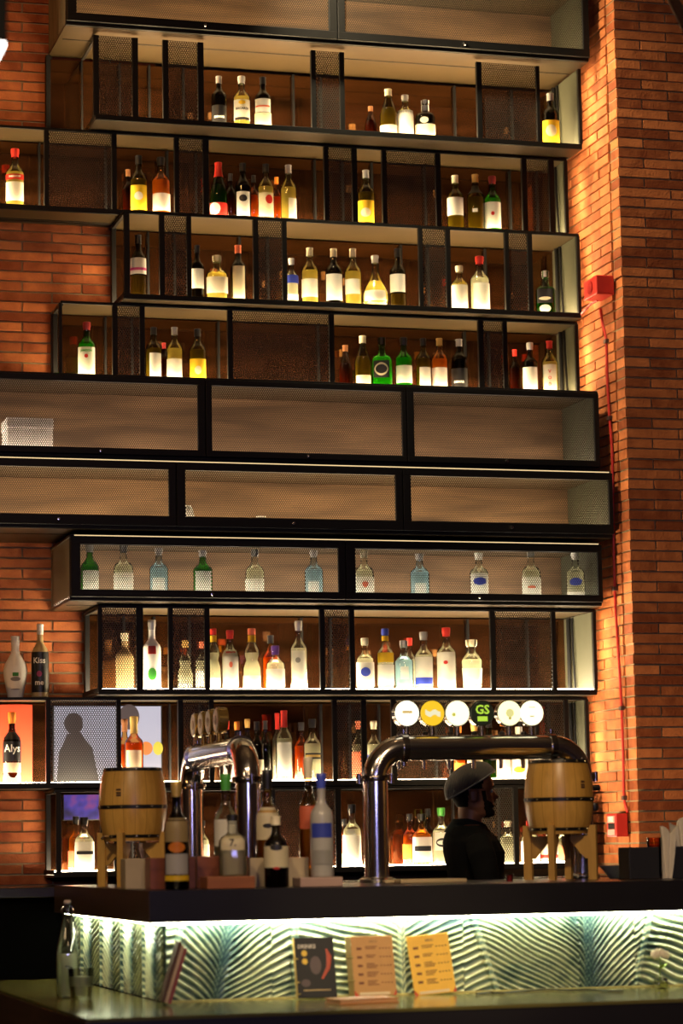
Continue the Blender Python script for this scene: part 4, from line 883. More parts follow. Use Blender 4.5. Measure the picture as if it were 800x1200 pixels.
front_bottle(207, 916, CT, 29, 'spir', 'dark', 'gold', [('tan', .44, .66, 1.1), ('orange', .34, .44, .7), ('silver', .14, .33, 1.0), ('yellow', .08, .13, 1.1)], 'liqueur_bottle', 'dark patterned bottle at the left end of the bar', 9.50, fill=.35)
front_bottle(265, 908, CT, 29, 'spir', 'clear', 'green', [(W, .36, .60)], 'gin_bottle', 'tall clear bottle with white label in front of chrome leg', 9.97)
front_bottle(272.5, 955, zp, 33, 'squat', 'clear', 'black', [('cream', .42, .66, .8)], 'gin_bottle', 'squat clear bottle on the low orange-brown stand', 9.535, texts=[('7.', .54, .16, 'black')], capfrac=.9)
front_bottle(314, 903, CT, 29, 'spir', 'whisky', 'black', [('cream', .40, .68, 1.1), ('black', .50, .54, .4)], 'whisky_bottle', 'amber bottle with cream label and black pourer', 9.88, capfrac=.84)
front_bottle(323.5, 957, CT, 29, 'bord', 'dark', 'cream', [('cream', .28, .58, 1.3), ('black', .52, .60, .5), ('red', .25, .29, .25)], 'cream_liqueur_bottle', 'round-shouldered black bottle with cream label and red seal', 9.55, capfrac=.88)
front_bottle(362, 888, CT, 23, 'spir', 'whisky', 'cream', [('coral', .44, .62, 1.1)], 'whisky_bottle', 'amber bottle with copper label behind the frosted bottle', 9.88, capfrac=.84)
front_bottle(377, 907, zq, 27, 'spir', 'clear', 'blue', [('blue', .38, .52, 1.0), ('grey', .12, .26, .8)], 'vodka_bottle', 'frosted bottle with blue cap and blue label', 9.56, milk='grey', capfrac=.86)
# right end of the bar
X0 = Xat(724, 10.1, 1.08)
o = MB().lathe([(.035, 0), (.04, .004), (.06, .03), (.078, .052), (.075, .053), (.056, .032), (.03, .008), (.001, .008)], 32, (0, 0, 0), cap=False).build('bowl', flat('grey_blue_glaze', (.17, .20, .22), .3)); o.location = (X0, 10.1, CT + .0008); tag(o, 'grey-blue bowl beside the black holders at the right', 'bowl')
def holder(px0, px1, ptop, label, Y0=9.75):
    x0, x1 = Xat(px0, Y0, CT), Xat(px1, Y0, CT); z0 = CT + .0008; z1 = Zat(ptop, x0, Y0); t = thing('napkin_holder', label, 'napkin holder', (x0, Y0, z0), local=False, group='black napkin holders')
    mt = flat('black_leather', (.010, .010, .012), .5)
    MB().bbox(x0, x1, Y0, Y0 + .008, z0, z1, .002).build('front_wall', mt, t); MB().bbox(x0, x1, Y0 + .112, Y0 + .12, z0, z1, .002).build('rear_wall', mt, t)
    MB().box(x0, x0 + .008, Y0 + .0085, Y0 + .1115, z0, z1 - .001).build('side_wall', mt, t); MB().box(x1 - .008, x1, Y0 + .0085, Y0 + .1115, z0, z1 - .001).build('side_wall', mt, t)
    MB().box(x0 + .0085, x1 - .0085, Y0 + .0085, Y0 + .1115, z0, z0 + .008).build('base', mt, t); return x0, x1, z1
hA = holder(738, 773, 993, 'left black holder with a small amber glass in it'); hB = holder(784, 830, 992, 'black napkin holder cut by the right edge of the photo')
def napkin(cx, z0, z1, w0, w1, lean, Y, label, seed):
    m = MB(); vs = []; nu, nv = 18, 14
    for layer in (0, 1):
        for j in range(nv + 1):
            t_ = j / nv
            for i in range(nu + 1):
                u_ = i / nu * 2 - 1; wd = w0 + (w1 - w0) * t_
                fold = .012 * math.sin(u_ * 7 + seed + t_ * 2) * (.4 + t_)
                zz = z0 + (z1 - z0) * t_ + (.018 * math.sin(u_ * 4 + seed) if j == nv else 0)
                vs.append((cx + u_ * wd / 2 + lean * t_, Y + fold + layer * (.014 - .002 * abs(u_)), zz))
    a = (nu + 1); n = a * (nv + 1)
    fs = [(j * a + i, j * a + i + 1, (j + 1) * a + i + 1, (j + 1) * a + i) for j in range(nv) for i in range(nu)]
    fs += [tuple(n + k for k in reversed(f)) for f in fs]
    for i in range(nu): fs += [(i, n + i, n + i + 1, i + 1), (nv * a + i, nv * a + i + 1, n + nv * a + i + 1, n + nv * a + i)]
    for j in range(nv): fs += [(j * a, (j + 1) * a, n + (j + 1) * a, n + j * a), (j * a + nu, n + j * a + nu, n + (j + 1) * a + nu, (j + 1) * a + nu)]
    o = m.add(vs, fs, True).build('cloth_napkin', flat('napkin_cloth', (.72, .66, .52), .9, .08, 20)); tag(o, label, 'napkin')
napkin((hB[0] + hB[1]) / 2 + .01, CT + .02, Zat(963, 4.2, 9.82), .05, .10, .0, 9.82, 'cream cloth standing in the holder at the right edge', 1)
napkin((hA[1] + hB[0]) / 2, CT + .002, Zat(973, 4.15, 9.78), .035, .075, .012, 9.72, 'white napkin hanging between the two black holders', 4)
xg = Xat(764, 9.85, 1.2); t = thing('amber_glass', 'small amber glass standing in the left black holder', 'glass', (xg, 9.83, CT + .010)); MB().lathe([(.024, 0), (.026, .005), (.031, .155), (.0295, .155), (.024, .01), (.001, .01)], 20, cap=False).build('glass_wall', glass_mat('amber_wall', (.9, .6, .25)), t)
MB().lathe([(.023, .012), (.0275, .125), (.001, .125)], 20).build('drink', liquid_mat('drink_amber', (.75, .35, .06), .4), t)
xg = Xat(602, 9.7, 1.06); t = thing('shot_glass', 'tiny red glass on the bar right of the bartender', 'glass', (xg, 9.75, CT + .0008)); MB().lathe([(.013, 0), (.016, .03), (.0145, .03), (.012, .004), (.001, .004)], 16, cap=False).build('glass_wall', glass_mat('red_wall', (.9, .2, .2)), t)
MB().lathe([(.0115, .005), (.0135, .024), (.001, .024)], 16).build('drink', flat('red_drink', (.35, .01, .02), .2), t)
x0, x1 = Xat(455, 9.95, 1.06), Xat(538, 9.95, 1.06); t = thing('serving_board', 'thin beige board lying behind the bar edge by the chrome leg', 'board', ((x0 + x1) / 2, 9.95, CT + .0008), local=False)
MB().bbox(x0 + .02, x1, 9.85, 10.05, CT + .0008, CT + .016, .004).build('board_body', wood_mat('beige_board', (.34, .25, .13), (.46, .36, .2), 12, .5, 'x'), t); MB().bbox(x0 - .02, x0 + .0195, 9.93, 9.97, CT + .002, CT + .014, .004).build('handle', wood_mat('beige_board', (.34, .25, .13), (.46, .36, .2), 12, .5, 'x'), t)
# ---------------------------------------------------------------- ledge things
def menu(px0, px1, pt, base, Yb, lean, kind, label, tilt=0):
    """card leaning back against the panel; local frame, z up the card"""
    xc = Xat((px0 + px1) / 2, Yb, LZ + .1); W_ = (px1 - px0) * mpp(xc, Yb, LZ); H_ = .224
    t = thing('menu_card', label, 'menu', (xc, Yb, LZ + .004), 0); t.rotation_euler = (-lean, tilt, .04)
    dark = kind == 'dark'; face = {'dark': (.012, .013, .018), 'brown': (.50, .28, .11), 'yellow': (.92, .55, .09)}[kind]
    MB().bbox(-W_ / 2, W_ / 2, 0, .006, 0, H_, .0015).build('board', flat('menu_' + kind, face, .4, .15, 14), t)
    k = 0
    if dark:
        m = MB(); 
        for z in (.165, .135): m.disc((-W_ * .27, -.0003, z), .011, (0, -1, 0), .0008, 20)
        m.build('gold_discs', flat('print_gold', (.75, .52, .08), .4), t)
        vs, fs = text_mesh('DRINKS', .02, .0006); MB().add([(x - W_ * .2, -.0012, z + .19) for x, z, _ in vs], fs).build('lettering', flat('print_white', (.6, .58, .55), .5), t)
        m = MB(); m.tube([(W_ * .15, -.0012, .07), (W_ * .32, -.0012, .11), (W_ * .36, -.0012, .15), (W_ * .30, -.0012, .18)], [.004, .008, .010, .003], 6); m.v = [(x, -.0004 - abs(y + .0012) * .08, z) for x, y, z in m.v]; m.build('red_picture', flat('print_red', (.42, .07, .04), .5), t)
        m = MB(); shape_disc(m, 0, .12, .022, .034, -.0010); shape_disc(m, -W_ * .28, .055, .018, .014, -.0010); m.build('grey_picture', flat('print_smoke', (.10, .075, .085), .5), t)
        MB().bbox(-W_ * .35, W_ * .35, -.0012, -.0002, .026, .030, .0003).build('rule', flat('print_tan', (.5, .38, .2), .5), t)
        e = MB(); e.bbox(-W_ / 2 - .006, -W_ / 2 - .0005, -.002, .008, 0, H_, .001)
        for z in (.145, .058, .015): e.tube([(-W_ / 2 - .012, -.004, z), (-W_ / 2 + .008, -.004, z)], .0025, 8)
        e.build('binding', flat('brass_binding', (.55, .42, .14), .35, metal=.5), t)
    else:
        ink = flat('print_brown', (.16, .055, .03), .5); dim = flat('print_light', (.34, .20, .09), .5)
        hx = .02 if kind == 'brown' else 0
        vs, fs = text_mesh('MENU', .012, .0004); MB().add([(x + .005, -.0012, z + H_ - .022) for x, z, _ in vs], fs).build('lettering', dim, t)
        for r_ in range(5):
            z = H_ - .048 - r_ * .032; m = MB()
            m.bbox(-W_ * .38, -W_ * .26, -.0012, -.0002, z - .004, z + .005, .0003)
            for q_ in range(2 + (r_ > 1)): m.bbox(-W_ * .17, -W_ * .17 + W_ * (.28 - .04 * ((q_ + r_) % 3)), -.0012, -.0002, z + .006 - q_ * .007, z + .009 - q_ * .007, .0003)
            for c_ in range(4): m.bbox(W_ * (.16 + .075 * c_), W_ * (.20 + .075 * c_), -.0012, -.0002, z - .001, z + .003, .0003)
            m.build('print_row', ink, t)
        m = MB(); m.bbox(-W_ * .38, W_ * .34, -.0012, -.0002, .004, .014, .0003); m.build('footer', flat('print_cream', (.75, .62, .42), .5), t)
        sc_ = flat('print_scarlet', (.55, .07, .03), .5); MB().add([(-W_ / 2, -.0008, 0), (-W_ / 2 + .018, -.0008, 0), (-W_ / 2, -.0008, .022)], [(0, 1, 2)]).build('corner_flash', sc_, t); MB().add([(W_ / 2, -.0008, 0), (W_ / 2 - .014, -.0008, 0), (W_ / 2, -.0008, .024)], [(0, 2, 1)]).build('corner_flash', sc_, t)
        if kind == 'brown':
            m = MB()
            for i_ in range(3): m.bbox(-W_ / 2 - .006 - i_ * .007, -W_ / 2 - .001 - i_ * .007, .002, .010, 0, H_, .001)
            for z in (.145, .058): m.tube([(-W_ / 2 - .026, -.002, z), (-W_ / 2 + .004, -.002, z)], .0028, 8)
            m.build('binding', flat('olive_binding', (.30, .24, .08), .45), t)
    return t
menu(348, 396, 1097, 1168, 9.395, .20, 'dark', 'dark illustrated menu standing on the ledge, leftmost of three')
menu(414, 466, 1095, 1165, 9.395, .20, 'brown', 'brown printed menu board between the dark and yellow menus')
menu(484, 536, 1096, 1165, 9.395, .20, 'yellow', 'bright yellow menu card leaning on the relief panel', -.07)
t = thing('menu_book', 'flat orange-brown menu lying on the ledge before the standing menus', 'menu', (Xat(425, 9.05, LZ), 9.05, LZ + .0008), .12, local=True)
MB().bbox(-.11, .12, -.05, .09, 0, .004, .001).build('cover', wood_mat('orange_cover', (.48, .17, .05), (.62, .27, .09), 6, .45, 'x'), t); MB().bbox(-.105, .115, -.046, .086, .0045, .013, .001).build('pages', flat('page_edges', (.62, .36, .16), .7), t); MB().bbox(-.11, .12, -.05, .09, .0135, .018, .001).build('cover', wood_mat('orange_cover', (.48, .17, .05), (.62, .27, .09), 6, .45, 'x'), t)
t = thing('menu_book', 'pair of thick menus leaning upright against the bar corner', 'menu', (1.958, 9.30, LZ + .009), 0); t.rotation_euler = (0, .30, -.12)
for i_, c_ in enumerate(((.12, .06, .03), (.66, .48, .30), (.32, .06, .06))): MB().bbox(-.024 + i_ * .0125, -.0125 + i_ * .0125, -.055, .075, .0, .222 - i_ * .008, .002).build('cover', flat('menu_spine_%d' % i_, c_, .5, .2, 20), t)
# water bottle and tumbler
Yw = 9.98; X = Xat(79, Yw, .8)
t = thing('water_bottle', 'clear swing-top water bottle on the ledge corner', 'bottle', (X, Yw, LZ + .001)); h = Zat(1055, X, Yw) - LZ; r = 13.5 * mpp(X, Yw, .8)
P = [(a * r, b * h) for a, b in PROF['swing']]; MB().lathe(P, 28).build('glass', glass_mat('glass_water', (.97, .98, .94), 2.6), t)
MB().lathe([(a * r * .9, .01 + b * h) for a, b in PROF['swing'] if b <= .42], 28).build('water', liquid_mat('water', (.88, .90, .72), .8), t)
MB().lathe([(.012, h * .955), (.014, h * .965), (.014, h * .99), (.010, h)], 16).build('stopper', flat('pale_stopper', (.62, .50, .42), .5), t)
MB().tube([(-.016, 0, h * .93), (-.024, -.002, h * .90), (-.022, -.014, h * .86), (0, -.020, h * .84), (.022, -.014, h * .86), (.024, -.002, h * .90), (.016, 0, h * .93)], .0018, 6).build('wire_clip', M_CHROMED, t)
MB().tube([(.016, -.01, h * .86), (.030, -.018, h * .72), (.034, -.02, h * .62)], .0025, 6).build('clip_lever', M_CHROMED, t)
Yt = 9.84; X = Xat(95, Yt, .7); t = thing('water_tumbler', 'clear tumbler in front of the swing-top water bottle', 'glass', (X, Yt, LZ + .001))
MB().lathe([(.038, 0), (.040, .004), (.050, .115), (.048, .115), (.037, .012), (.001, .010)], 28, cap=False).build('glass_wall', glass_mat('glass_water', (.97, .98, .94), 2.6), t)
MB().lathe([(.0365, .014), (.0455, .085), (.001, .085)], 28).build('water', liquid_mat('water', (.88, .90, .72), .8), t)
MB().tube([(-.02, 0, .02), (-.036, 0, .12), (-.060, -.01, .125)], .0035, 8).build('spoon_handle', flat('dark_plastic', (.03, .025, .02), .4), t)
# flower in a glass cube at the right, cable
Xv, Yv = Xat(774, 9.33, .7), 9.33
t = thing('flower_vase', 'small glass vase with a cream flower at the right end of the ledge', 'vase', (Xv, Yv, LZ + .001))
MB().bbox(-.021, .021, -.021, .021, 0, .042, .004).build('glass_block', glass_mat('glass_water', (.97, .98, .94), 2.6), t)
MB().bbox(-.017, .017, -.017, .017, .004, .026, .003).build('water', liquid_mat('vase_water', (.80, .80, .35), .5), t)
MB().tube([(0, 0, .015), (-.004, 0, .06), (.0, 0, .10), (-.004, 0, .125)], .0025, 8).build('stem', flat('stem_green', (.16, .28, .04), .5), t)
m = MB()
for a in range(3):
    an = a * 2.1 + .4; c, s = math.cos(an), math.sin(an); m.add([(0, 0, .075), (c * .018 - s * .010, s * .018 + c * .010, .085), (c * .040, s * .040, .095), (c * .018 + s * .010, s * .018 - c * .010, .083)], [(0, 1, 2, 3)])
    m.add([(0, 0, .074), (c * .018 - s * .010, s * .018 + c * .010, .084), (c * .040, s * .040, .094), (c * .018 + s * .010, s * .018 - c * .010, .082)], [(3, 2, 1, 0)])
m.build('leaf', flat('leaf_green', (.35, .55, .06), .5), t)
m = MB()
for k in range(14):
    an = k * 2.4; rr_ = .006 + .0018 * k; c, s = math.cos(an) * rr_, math.sin(an) * rr_
    m.lathe([(.001, -.016), (.010, -.008), (.012, .004), (.007, .014), (.001, .017)], 8, (c - .004, s, .135 - .0008 * k), sx=1, sy=.7, cap=False)
m.build('petals', flat('petal_cream', (.85, .78, .58), .6), t)
pts = [(Xat(558, 9.3, LZ), 9.3), (Xat(575, 9.36, LZ), 9.36), (Xat(588, 9.30, LZ), 9.30), (Xat(610, 9.38, LZ), 9.38), (Xat(645, 9.41, LZ), 9.41), (Xat(668, 9.33, LZ), 9.33), (Xat(690, 9.34, LZ), 9.34), (Xat(712, 9.22, LZ), 9.22), (Xat(730, 9.2, LZ), 9.20)]
def smooth_path(pts, n=6):
    out = []
    for i in range(len(pts) - 1):
        p0, p1, p2, p3 = pts[max(i - 1, 0)], pts[i], pts[i + 1], pts[min(i + 2, len(pts) - 1)]
        for k in range(n):
            t = k / n; out.append(tuple(.5 * (2 * b + (c - a) * t + (2 * a - 5 * b + 4 * c - d) * t * t + (-a + 3 * b - 3 * c + d) * t ** 3) for a, b, c, d in zip(p0, p1, p2, p3)))
    out.append(pts[-1]); return out
o = MB().tube(smooth_path([(x, y, LZ + .005) for x, y in pts]), .004, 8).build('power_cable', flat('dark_cable', (.03, .035, .02), .4)); tag(o, 'thin dark cable lying along the ledge right of the menus', 'cable')
# ---------------------------------------------------------------- alarm boxes, pipe, lamp
M_RED = flat('alarm_red', (.48, .022, .015), .45, .1, 12)
ya, za = 11.66, 3.90
t = thing('alarm_box', 'red alarm box high on the lit brick side of the pillar', 'alarm', (4.69, ya, za), local=False)
MB().bbox(4.600, 4.692, ya - .085, ya + .085, za - .045, za + .050, .005).build('housing', M_RED, t)
m = MB(); m.disc((4.599, ya, za + .002), .034, (-1, 0, 0), .004, 24); m.build('sounder', flat('alarm_red_dark', (.30, .012, .010), .4), t)
MB().bbox(4.602, 4.690, ya - .0885, ya - .0852, za - .040, za + .045, .002).build('side_cover', M_RED, t)
o = MB().tube(smooth_path([(4.66, 11.72, za - .046), (4.655, 11.80, za - .05), (4.645, 11.86, 3.83), (4.636, 11.90, 3.815)]), .006, 8).build('alarm_wire', M_RED); tag(o, 'short red wire running from the alarm box to the third shelf', 'wire')
def side(px, py):
    n = _f + _r * ((px - 400) / F_PX) - _u * ((py - 600) / F_PX); d = n * ((PX_ - .012) / n.x); return (CAM + d)
cable = [side(x, y) for x, y in ((703, 362), (706, 380), (710, 400), (711, 440), (714, 490), (717, 530), (718, 600), (720, 690), (724, 760), (728, 830), (730, 890), (731, 935), (735, 952))]
o = MB().tube(smooth_path([tuple(c) for c in cable], 4), .007, 8).build('red_conduit', M_RED); tag(o, 'long thin red cable running down the lit brick side face', 'cable')
for c in (cable[2], cable[4], cable[7], cable[9], cable[11]): MB().bbox(c.x - .010, c.x + .011, c.y - .016, c.y + .016, c.z - .010, c.z + .010, .003).build('clip', flat('cable_clip', (.05, .02, .015), .6), o)
c = side(729, 967); t = thing('call_point', 'red and white fire call point low on the brick pillar', 'alarm', (4.69, c.y, c.z), local=False)
MB().bbox(4.632, 4.692, c.y - .062, c.y + .062, c.z - .055, c.z + .055, .004).build('housing', M_RED, t)
MB().bbox(4.629, 4.6318, c.y - .045, c.y + .045, c.z + .012, c.z + .044, .001).build('upper_plate', flat('alarm_pale', (.70, .30, .26), .4), t)
MB().bbox(4.629, 4.6318, c.y - .045, c.y + .045, c.z - .046, c.z - .020, .001).build('lower_plate', flat('alarm_pale', (.70, .30, .26), .4), t)
MB().bbox(4.630, 4.6318, c.y - .04, c.y + .04, c.z - .018, c.z + .010, .001).build('window', M_BLACKP, t)
vs, fs = text_mesh('FIRE', .030, .001); MB().add([(4.6284, c.y - x, c.z + .028 + z) for x, z, _ in vs], [tuple(reversed(f)) for f in fs]).build('lettering', flat('alarm_print', (.9, .85, .8), .5), t)
p0, p1 = at(783, -12, 9.0), at(806, 36, 8.8)
o = MB().tube([p0, p0.lerp(p1, .5), p1], .022, 14).build('ceiling_pipe', flat('maroon_pipe', (.05, .012, .010), .35)); tag(o, 'dark maroon pipe crossing the top right corner', 'pipe')
# the strip of a hanging lamp seen at the left edge
p = at(-16, 30, 7.0); t = thing('hanging_lamp', 'black boxed lamp with a bright underside at the top left edge', 'lamp', (p.x, 7.0, p.z), local=False)
zl = at(0, 48, 7.0).z; xr_ = at(8.5, 40, 7.0).x
MB().bbox(xr_ - .22, xr_, 7.0, 7.22, zl + .001, zl + .35, .004).build('shade', flat('lamp_black', (.004, .004, .004), .9, spec=.05), t)
MB().box(xr_ - .215, xr_ - .004, 7.004, 7.216, zl - .012, zl).build('diffuser', emit('lamp_glow', (1, .95, .88), 6), t)
MB().tube([(xr_ - .11, 7.11, zl + .351), (xr_ - .11, 7.11, 6.6)], .004, 6).build('hanging_cable', M_BLACKP, t)
# ---------------------------------------------------------------- bartender
def loft(m, rings, n=28):
    """rings: (z, cx, cy, rx, ry)"""
    vs = []
    for z, cx, cy, rx, ry in rings:
        for k in range(n):
            a = 2 * PI * k / n; vs.append((cx + rx * math.cos(a), cy + ry * math.sin(a), z))
    fs = [(i * n + k, i * n + (k + 1) % n, (i + 1) * n + (k + 1) % n, (i + 1) * n + k) for i in range(len(rings) - 1) for k in range(n)]
    fs += [tuple(range(n - 1, -1, -1)), tuple((len(rings) - 1) * n + k for k in range(n))]
    m.add(vs, fs, True)
def ip(T, t):
    for (a, u), (b, v) in zip(T, T[1:]):
        if a <= t <= b:
            s = (t - a) / (b - a); s = s * s * (3 - 2 * s) * .5 + s * .5; return u + (v - u) * s
    return T[-1][1] if t > T[-1][0] else T[0][1]
FRONT = [(0, .060), (.012, .086), (.03, .086), (.042, .078), (.052, .088), (.060, .086), (.068, .090), (.078, .084), (.09, .086), (.12, .082), (.135, .092), (.165, .088), (.195, .070), (.22, .040), (.235, .0)]
BACK = [(0, -.035), (.03, -.055), (.06, -.078), (.10, -.100), (.14, -.107), (.18, -.098), (.21, -.066), (.228, -.03), (.235, 0)]
HALF = [(0, .036), (.02, .052), (.05, .064), (.09, .071), (.13, .076), (.17, .073), (.20, .060), (.222, .036), (.235, .002)]
def head_pt(t, a, grow=0.0, nose=True):
    f_, b_, w_ = ip(FRONT, t), ip(BACK, t), ip(HALF, t); cx = (f_ + b_) / 2; rx = (f_ - b_) / 2 + grow; ca, sa = math.cos(a), math.sin(a)
    e = .85; x = cx + rx * math.copysign(abs(ca) ** e, ca); y = (w_ + grow) * math.copysign(abs(sa) ** .95, sa)
    if nose:
        d = math.atan2(math.sin(a), math.cos(a))
        nb = ip([(.072, 0), (.082, .020), (.088, .030), (.095, .027), (.118, .010), (.130, .0)], t) if .072 < t < .13 else 0
        x += nb * math.exp(-(d / .17) ** 2)
        x -= .010 * (math.exp(-((abs(d) - .42) / .16) ** 2) * math.exp(-((t - .118) / .012) ** 2))
        x += .003 * math.exp(-(d / .3) ** 2) * (math.exp(-((t - .052) / .004) ** 2) + math.exp(-((t - .067) / .004) ** 2))
    return x, y
PXS = 555
ph = thing('person', 'bartender in dark shirt and grey skull cap, in profile facing right', 'person', (Xat(PXS, 10.98, 1.4), 10.98, 0), -.12)
HZ = 1.318   # chin height
def mesh_rings(m, f, ts, n):
    vs = [];
    for t_ in ts:
        for k in range(n):
            a = 2 * PI * k / n; x, y = f(t_, a); vs.append((x, y, HZ + t_))
    fs = [(i * n + k, i * n + (k + 1) % n, (i + 1) * n + (k + 1) % n, (i + 1) * n + k) for i in range(len(ts) - 1) for k in range(n)]
    fs += [tuple(range(n - 1, -1, -1)), tuple((len(ts) - 1) * n + k for k in range(n))]
    m.add(vs, fs, True)
body = MB(); mesh_rings(body, head_pt, [.235 * i / 70 for i in range(71)], 72)
loft(body, [(HZ - .13, -.030, 0, .062, .066), (HZ - .06, -.028, 0, .054, .056), (HZ + .0, -.018, 0, .054, .054), (HZ + .05, -.012, 0, .058, .056), (HZ + .08, -.01, 0, .05, .05)])
TORSO = [(.86, 0, 0, .10, .155), (.95, 0, 0, .105, .155), (1.02, .0, 0, .10, .145), (1.10, .0, 0, .112, .165), (1.17, -.005, 0, .120, .19), (1.215, -.018, 0, .108, .195), (1.25, -.028, 0, .088, .155), (1.29, -.032, 0, .064, .085)]
loft(body, TORSO)
for s in (-1, 1):
    # ears
    body.lathe([(.001, -.030), (.010, -.024), (.013, 0), (.013, .018), (.001, .032)], 12, (-.016, s * .078, HZ + .098), sx=1.5, sy=.55, cap=False)
    # legs and feet
    body.tube([(0, s * .085, .90), (.0, s * .09, .70), (.01, s * .09, .50), (-.01, s * .09, .30), (-.03, s * .09, .08)], [.085, .078, .058, .054, .040], 18)
    body.tube([(-.05, s * .09, .045), (.02, s * .09, .045), (.09, s * .095, .035), (.15, s * .10, .03)], [.040, .042, .038, .026], 14)
    # arms reaching down and forward to the worktop, hands open on it
    ARM = [(-.02, s * .19, 1.195), (-.01, s * .235, 1.10), (.0, s * .245, .98), (.10, s * .22, .93), (.22, s * .19, .90)]
    body.tube(ARM, [.050, .045, .038, .033, .025], 16)
    body.tube([(.21, s * .19, .902), (.25, s * .185, .895), (.29, s * .183, .888)], [.024, .034, .030], 14)
    for k, (dy, ln) in enumerate(((-.028, .062), (-.010, .072), (.009, .068), (.027, .052))):
        b0 = (.285, s * .183 + dy, .888); body.tube([b0, (b0[0] + ln * .45, b0[1] + dy * .15, .884), (b0[0] + ln * .8, b0[1] + dy * .2, .872), (b0[0] + ln, b0[1] + dy * .2, .858)], [.0098, .009, .0085, .007], 8)
    body.tube([(.24, s * .183 - s * .026, .890), (.265, s * .183 - s * .050, .884), (.29, s * .183 - s * .060, .876)], [.013, .0105, .008], 8)
def remesh(o, vox, mat):
    md = o.modifiers.new('r', 'REMESH'); md.mode = 'VOXEL'; md.voxel_size = vox; md.use_smooth_shade = True
    dg = bpy.context.evaluated_depsgraph_get(); me = bpy.data.meshes.new_from_object(o.evaluated_get(dg)); o.modifiers.clear(); o.data = me
    me.materials.clear(); me.materials.append(mat); me.polygons.foreach_set('use_smooth', [True] * len(me.polygons))
M_SKIN = flat('skin', (.13, .052, .026), .5, .1, 10)
bo = body.build('body', M_SKIN, ph); bpy.context.view_layer.update(); remesh(bo, .0042, M_SKIN)
# shirt
sh = MB(); loft(sh, [(z, x, y, rx + .014, ry + .014) for z, x, y, rx, ry in TORSO[:-1]] + [(1.285, -.030, 0, .080, .11)])
for s in (-1, 1): sh.tube([(-.02, s * .16, 1.212), (-.015, s * .225, 1.15), (-.005, s * .245, 1.08), (.0, s * .25, .99), (.06, s * .235, .945)], [.058, .060, .056, .052, .048], 18)
sh.tube([(.092, 0, 1.24), (.10, 0, 1.22), (.128, 0, 1.15), (.125, 0, 1.05)], .006, 8)
so = sh.build('shirt', flat('dark_shirt', (.005, .0055, .005), .95, .3, 18, .3, spec=.08), ph); bpy.context.view_layer.update(); remesh(so, .006, so.data.materials[0])
# collar: a folded band, open at the front
m = MB(); vs = []; n = 30
for zt_, rr_, xx in ((HZ - .062, .086, -.028), (HZ - .008, .066, -.024), (HZ - .002, .073, -.024), (HZ - .060, .108, -.030)):
    for k in range(n + 1):
        a = .32 + (2 * PI - .64) * k / n; dz = -.022 * (math.cos(a) + .2) if math.cos(a) > -.2 else 0
        vs.append((xx + rr_ * math.cos(a), rr_ * .95 * math.sin(a), zt_ + dz))
a_ = n + 1; m.add(vs, [(j * a_ + k, j * a_ + k + 1, (j + 1) * a_ + k + 1, (j + 1) * a_ + k) for j in range(3) for k in range(n)], True)
m.build('collar', flat('dark_collar', (.012, .016, .015), .9, spec=.1), ph)
tr = MB(); loft(tr, [(.84, 0, 0, .118, .172), (.90, 0, 0, .120, .172), (.96, 0, 0, .115, .166)])
for s in (-1, 1): tr.tube([(0, s * .085, .88), (.0, s * .09, .70), (.01, s * .09, .50), (-.01, s * .09, .30), (-.03, s * .09, .10)], [.10, .09, .075, .07, .065], 18)
to = tr.build('trousers', flat('dark_trousers', (.012, .012, .014), .85), ph)
# beard, hair, cap as shells over the head
def shell_over(name, mat, grow, inside, ts0, ts1, nt=40, n=90, thick=.004):
    m = MB(); vs = []; ok = {}
    for i in range(nt + 1):
        t_ = ts0 + (ts1 - ts0) * i / nt
        for k in range(n):
            a = 2 * PI * k / n; g = grow(t_, a); x, y = head_pt(t_, a, g, True); vs.append((x, y, HZ + t_)); ok[i * n + k] = inside(t_, a, x)
    m.add(vs, [(i * n + k, i * n + (k + 1) % n, (i + 1) * n + (k + 1) % n, (i + 1) * n + k) for i in range(nt) for k in range(n) if ok[i * n + k] and ok[i * n + (k + 1) % n] and ok[(i + 1) * n + k] and ok[(i + 1) * n + (k + 1) % n]], True)
    return m.build(name, mat, ph)
M_HAIR = flat('black_hair', (.004, .003, .0025), .9, .3, 60, .4, spec=.1)
ad = lambda a: abs(math.atan2(math.sin(a), math.cos(a)))
shell_over('beard', M_HAIR, lambda t_, a: .0065, lambda t_, a, x: ad(a) < 1.35 and (t_ < .048 + .035 * max(0, ad(a) - .35) * 1.3 or (.068 < t_ < .079 and ad(a) < .42) or (t_ < .079 and .30 < ad(a) < .50) or (ad(a) > 1.1 and t_ < .12)), -.0, .125)
shell_over('hair', M_HAIR, lambda t_, a: .004, lambda t_, a, x: (x < -.035 and t_ > .045) or (x < .03 and t_ > .125 and ad(a) > .9), .03, .18)
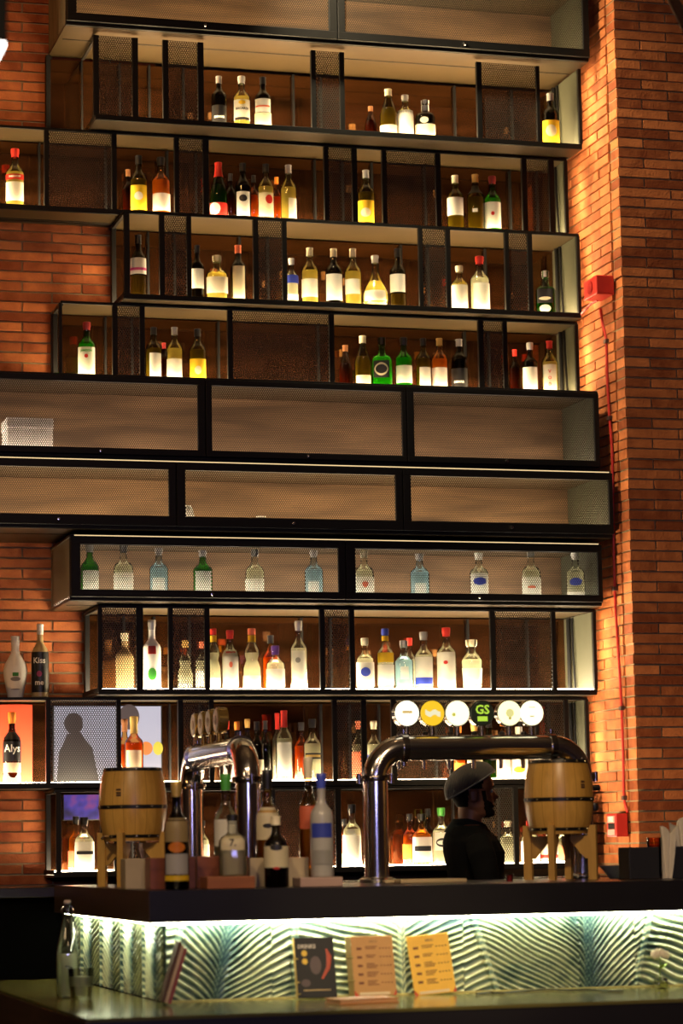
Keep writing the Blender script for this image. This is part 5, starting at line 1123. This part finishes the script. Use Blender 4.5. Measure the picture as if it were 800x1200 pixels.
# cap: rounded knitted skull cap sitting from the brow down to the nape
m = MB(); vs = []; n, nr = 56, 26
cc = Vector((-.020, 0, HZ + .158)); nrm = Vector((-.50, 0, .866)).normalized(); fwd = Vector((.866, 0, .50)).normalized()
for j in range(nr + 1):
    ph_ = j / nr * PI / 2 * 1.0; 
    for k in range(n):
        a = 2 * PI * k / n; cr_ = math.cos(ph_); wob = 1 + .012 * math.sin(a * 3 + ph_ * 4)
        p_ = cc + fwd * (math.cos(a) * cr_ * .126 * wob) + Vector((0, 1, 0)) * (math.sin(a) * cr_ * .098) + nrm * (math.sin(ph_) ** .9 * .092 - .012)
        vs.append(p_)
fs = [(j * n + k, j * n + (k + 1) % n, (j + 1) * n + (k + 1) % n, (j + 1) * n + k) for j in range(nr) for k in range(n)]
m.add(vs, fs, True)
q = N('knit_cap'); setp(q.b, col=(.17, .155, .13), rough=.9, sheen=.1)
tc = q.n('ShaderNodeTexCoord'); wv = q.n('ShaderNodeTexWave'); wv.inputs['Scale'].default_value = 60; wv.inputs['Distortion'].default_value = 2; q.l(tc.outputs['Object'], wv.inputs['Vector'])
cr = q.n('ShaderNodeValToRGB'); cr.color_ramp.elements[0].color = (.035, .031, .026, 1); cr.color_ramp.elements[1].color = (.075, .067, .055, 1); q.l(wv.outputs['Fac'], cr.inputs[0]); q.l(cr.outputs[0], q.b.inputs['Base Color'])
bp = q.n('ShaderNodeBump'); bp.inputs['Distance'].default_value = .002; q.l(wv.outputs['Fac'], bp.inputs['Height']); q.l(bp.outputs[0], q.b.inputs['Normal'])
cap_o = m.build('skull_cap', q.m, ph)
rim = [cc + fwd * (math.cos(2 * PI * k / 48) * .1265) + Vector((0, 1, 0)) * (math.sin(2 * PI * k / 48) * .0985) + nrm * -.012 for k in range(49)]
MB().tube(rim, .0038, 8).build('cap_band', flat('pale_band', (.13, .125, .115), .8), cap_o)
m = MB()
for s in (-1, 1): m.lathe([(.001, -.0075), (.0055, -.005), (.0075, 0), (.0055, .005), (.001, .0075)], 12, (.0755, s * .031, HZ + .117), sx=.9, cap=False)
m.build('eyes', flat('eye_white', (.40, .36, .32), .3), ph)
m = MB()
for s in (-1, 1): m.tube([(.088, s * .014, HZ + .134), (.088, s * .030, HZ + .139), (.076, s * .048, HZ + .134)], [.002, .0035, .002], 8)
m.build('eyebrows', M_HAIR, ph)
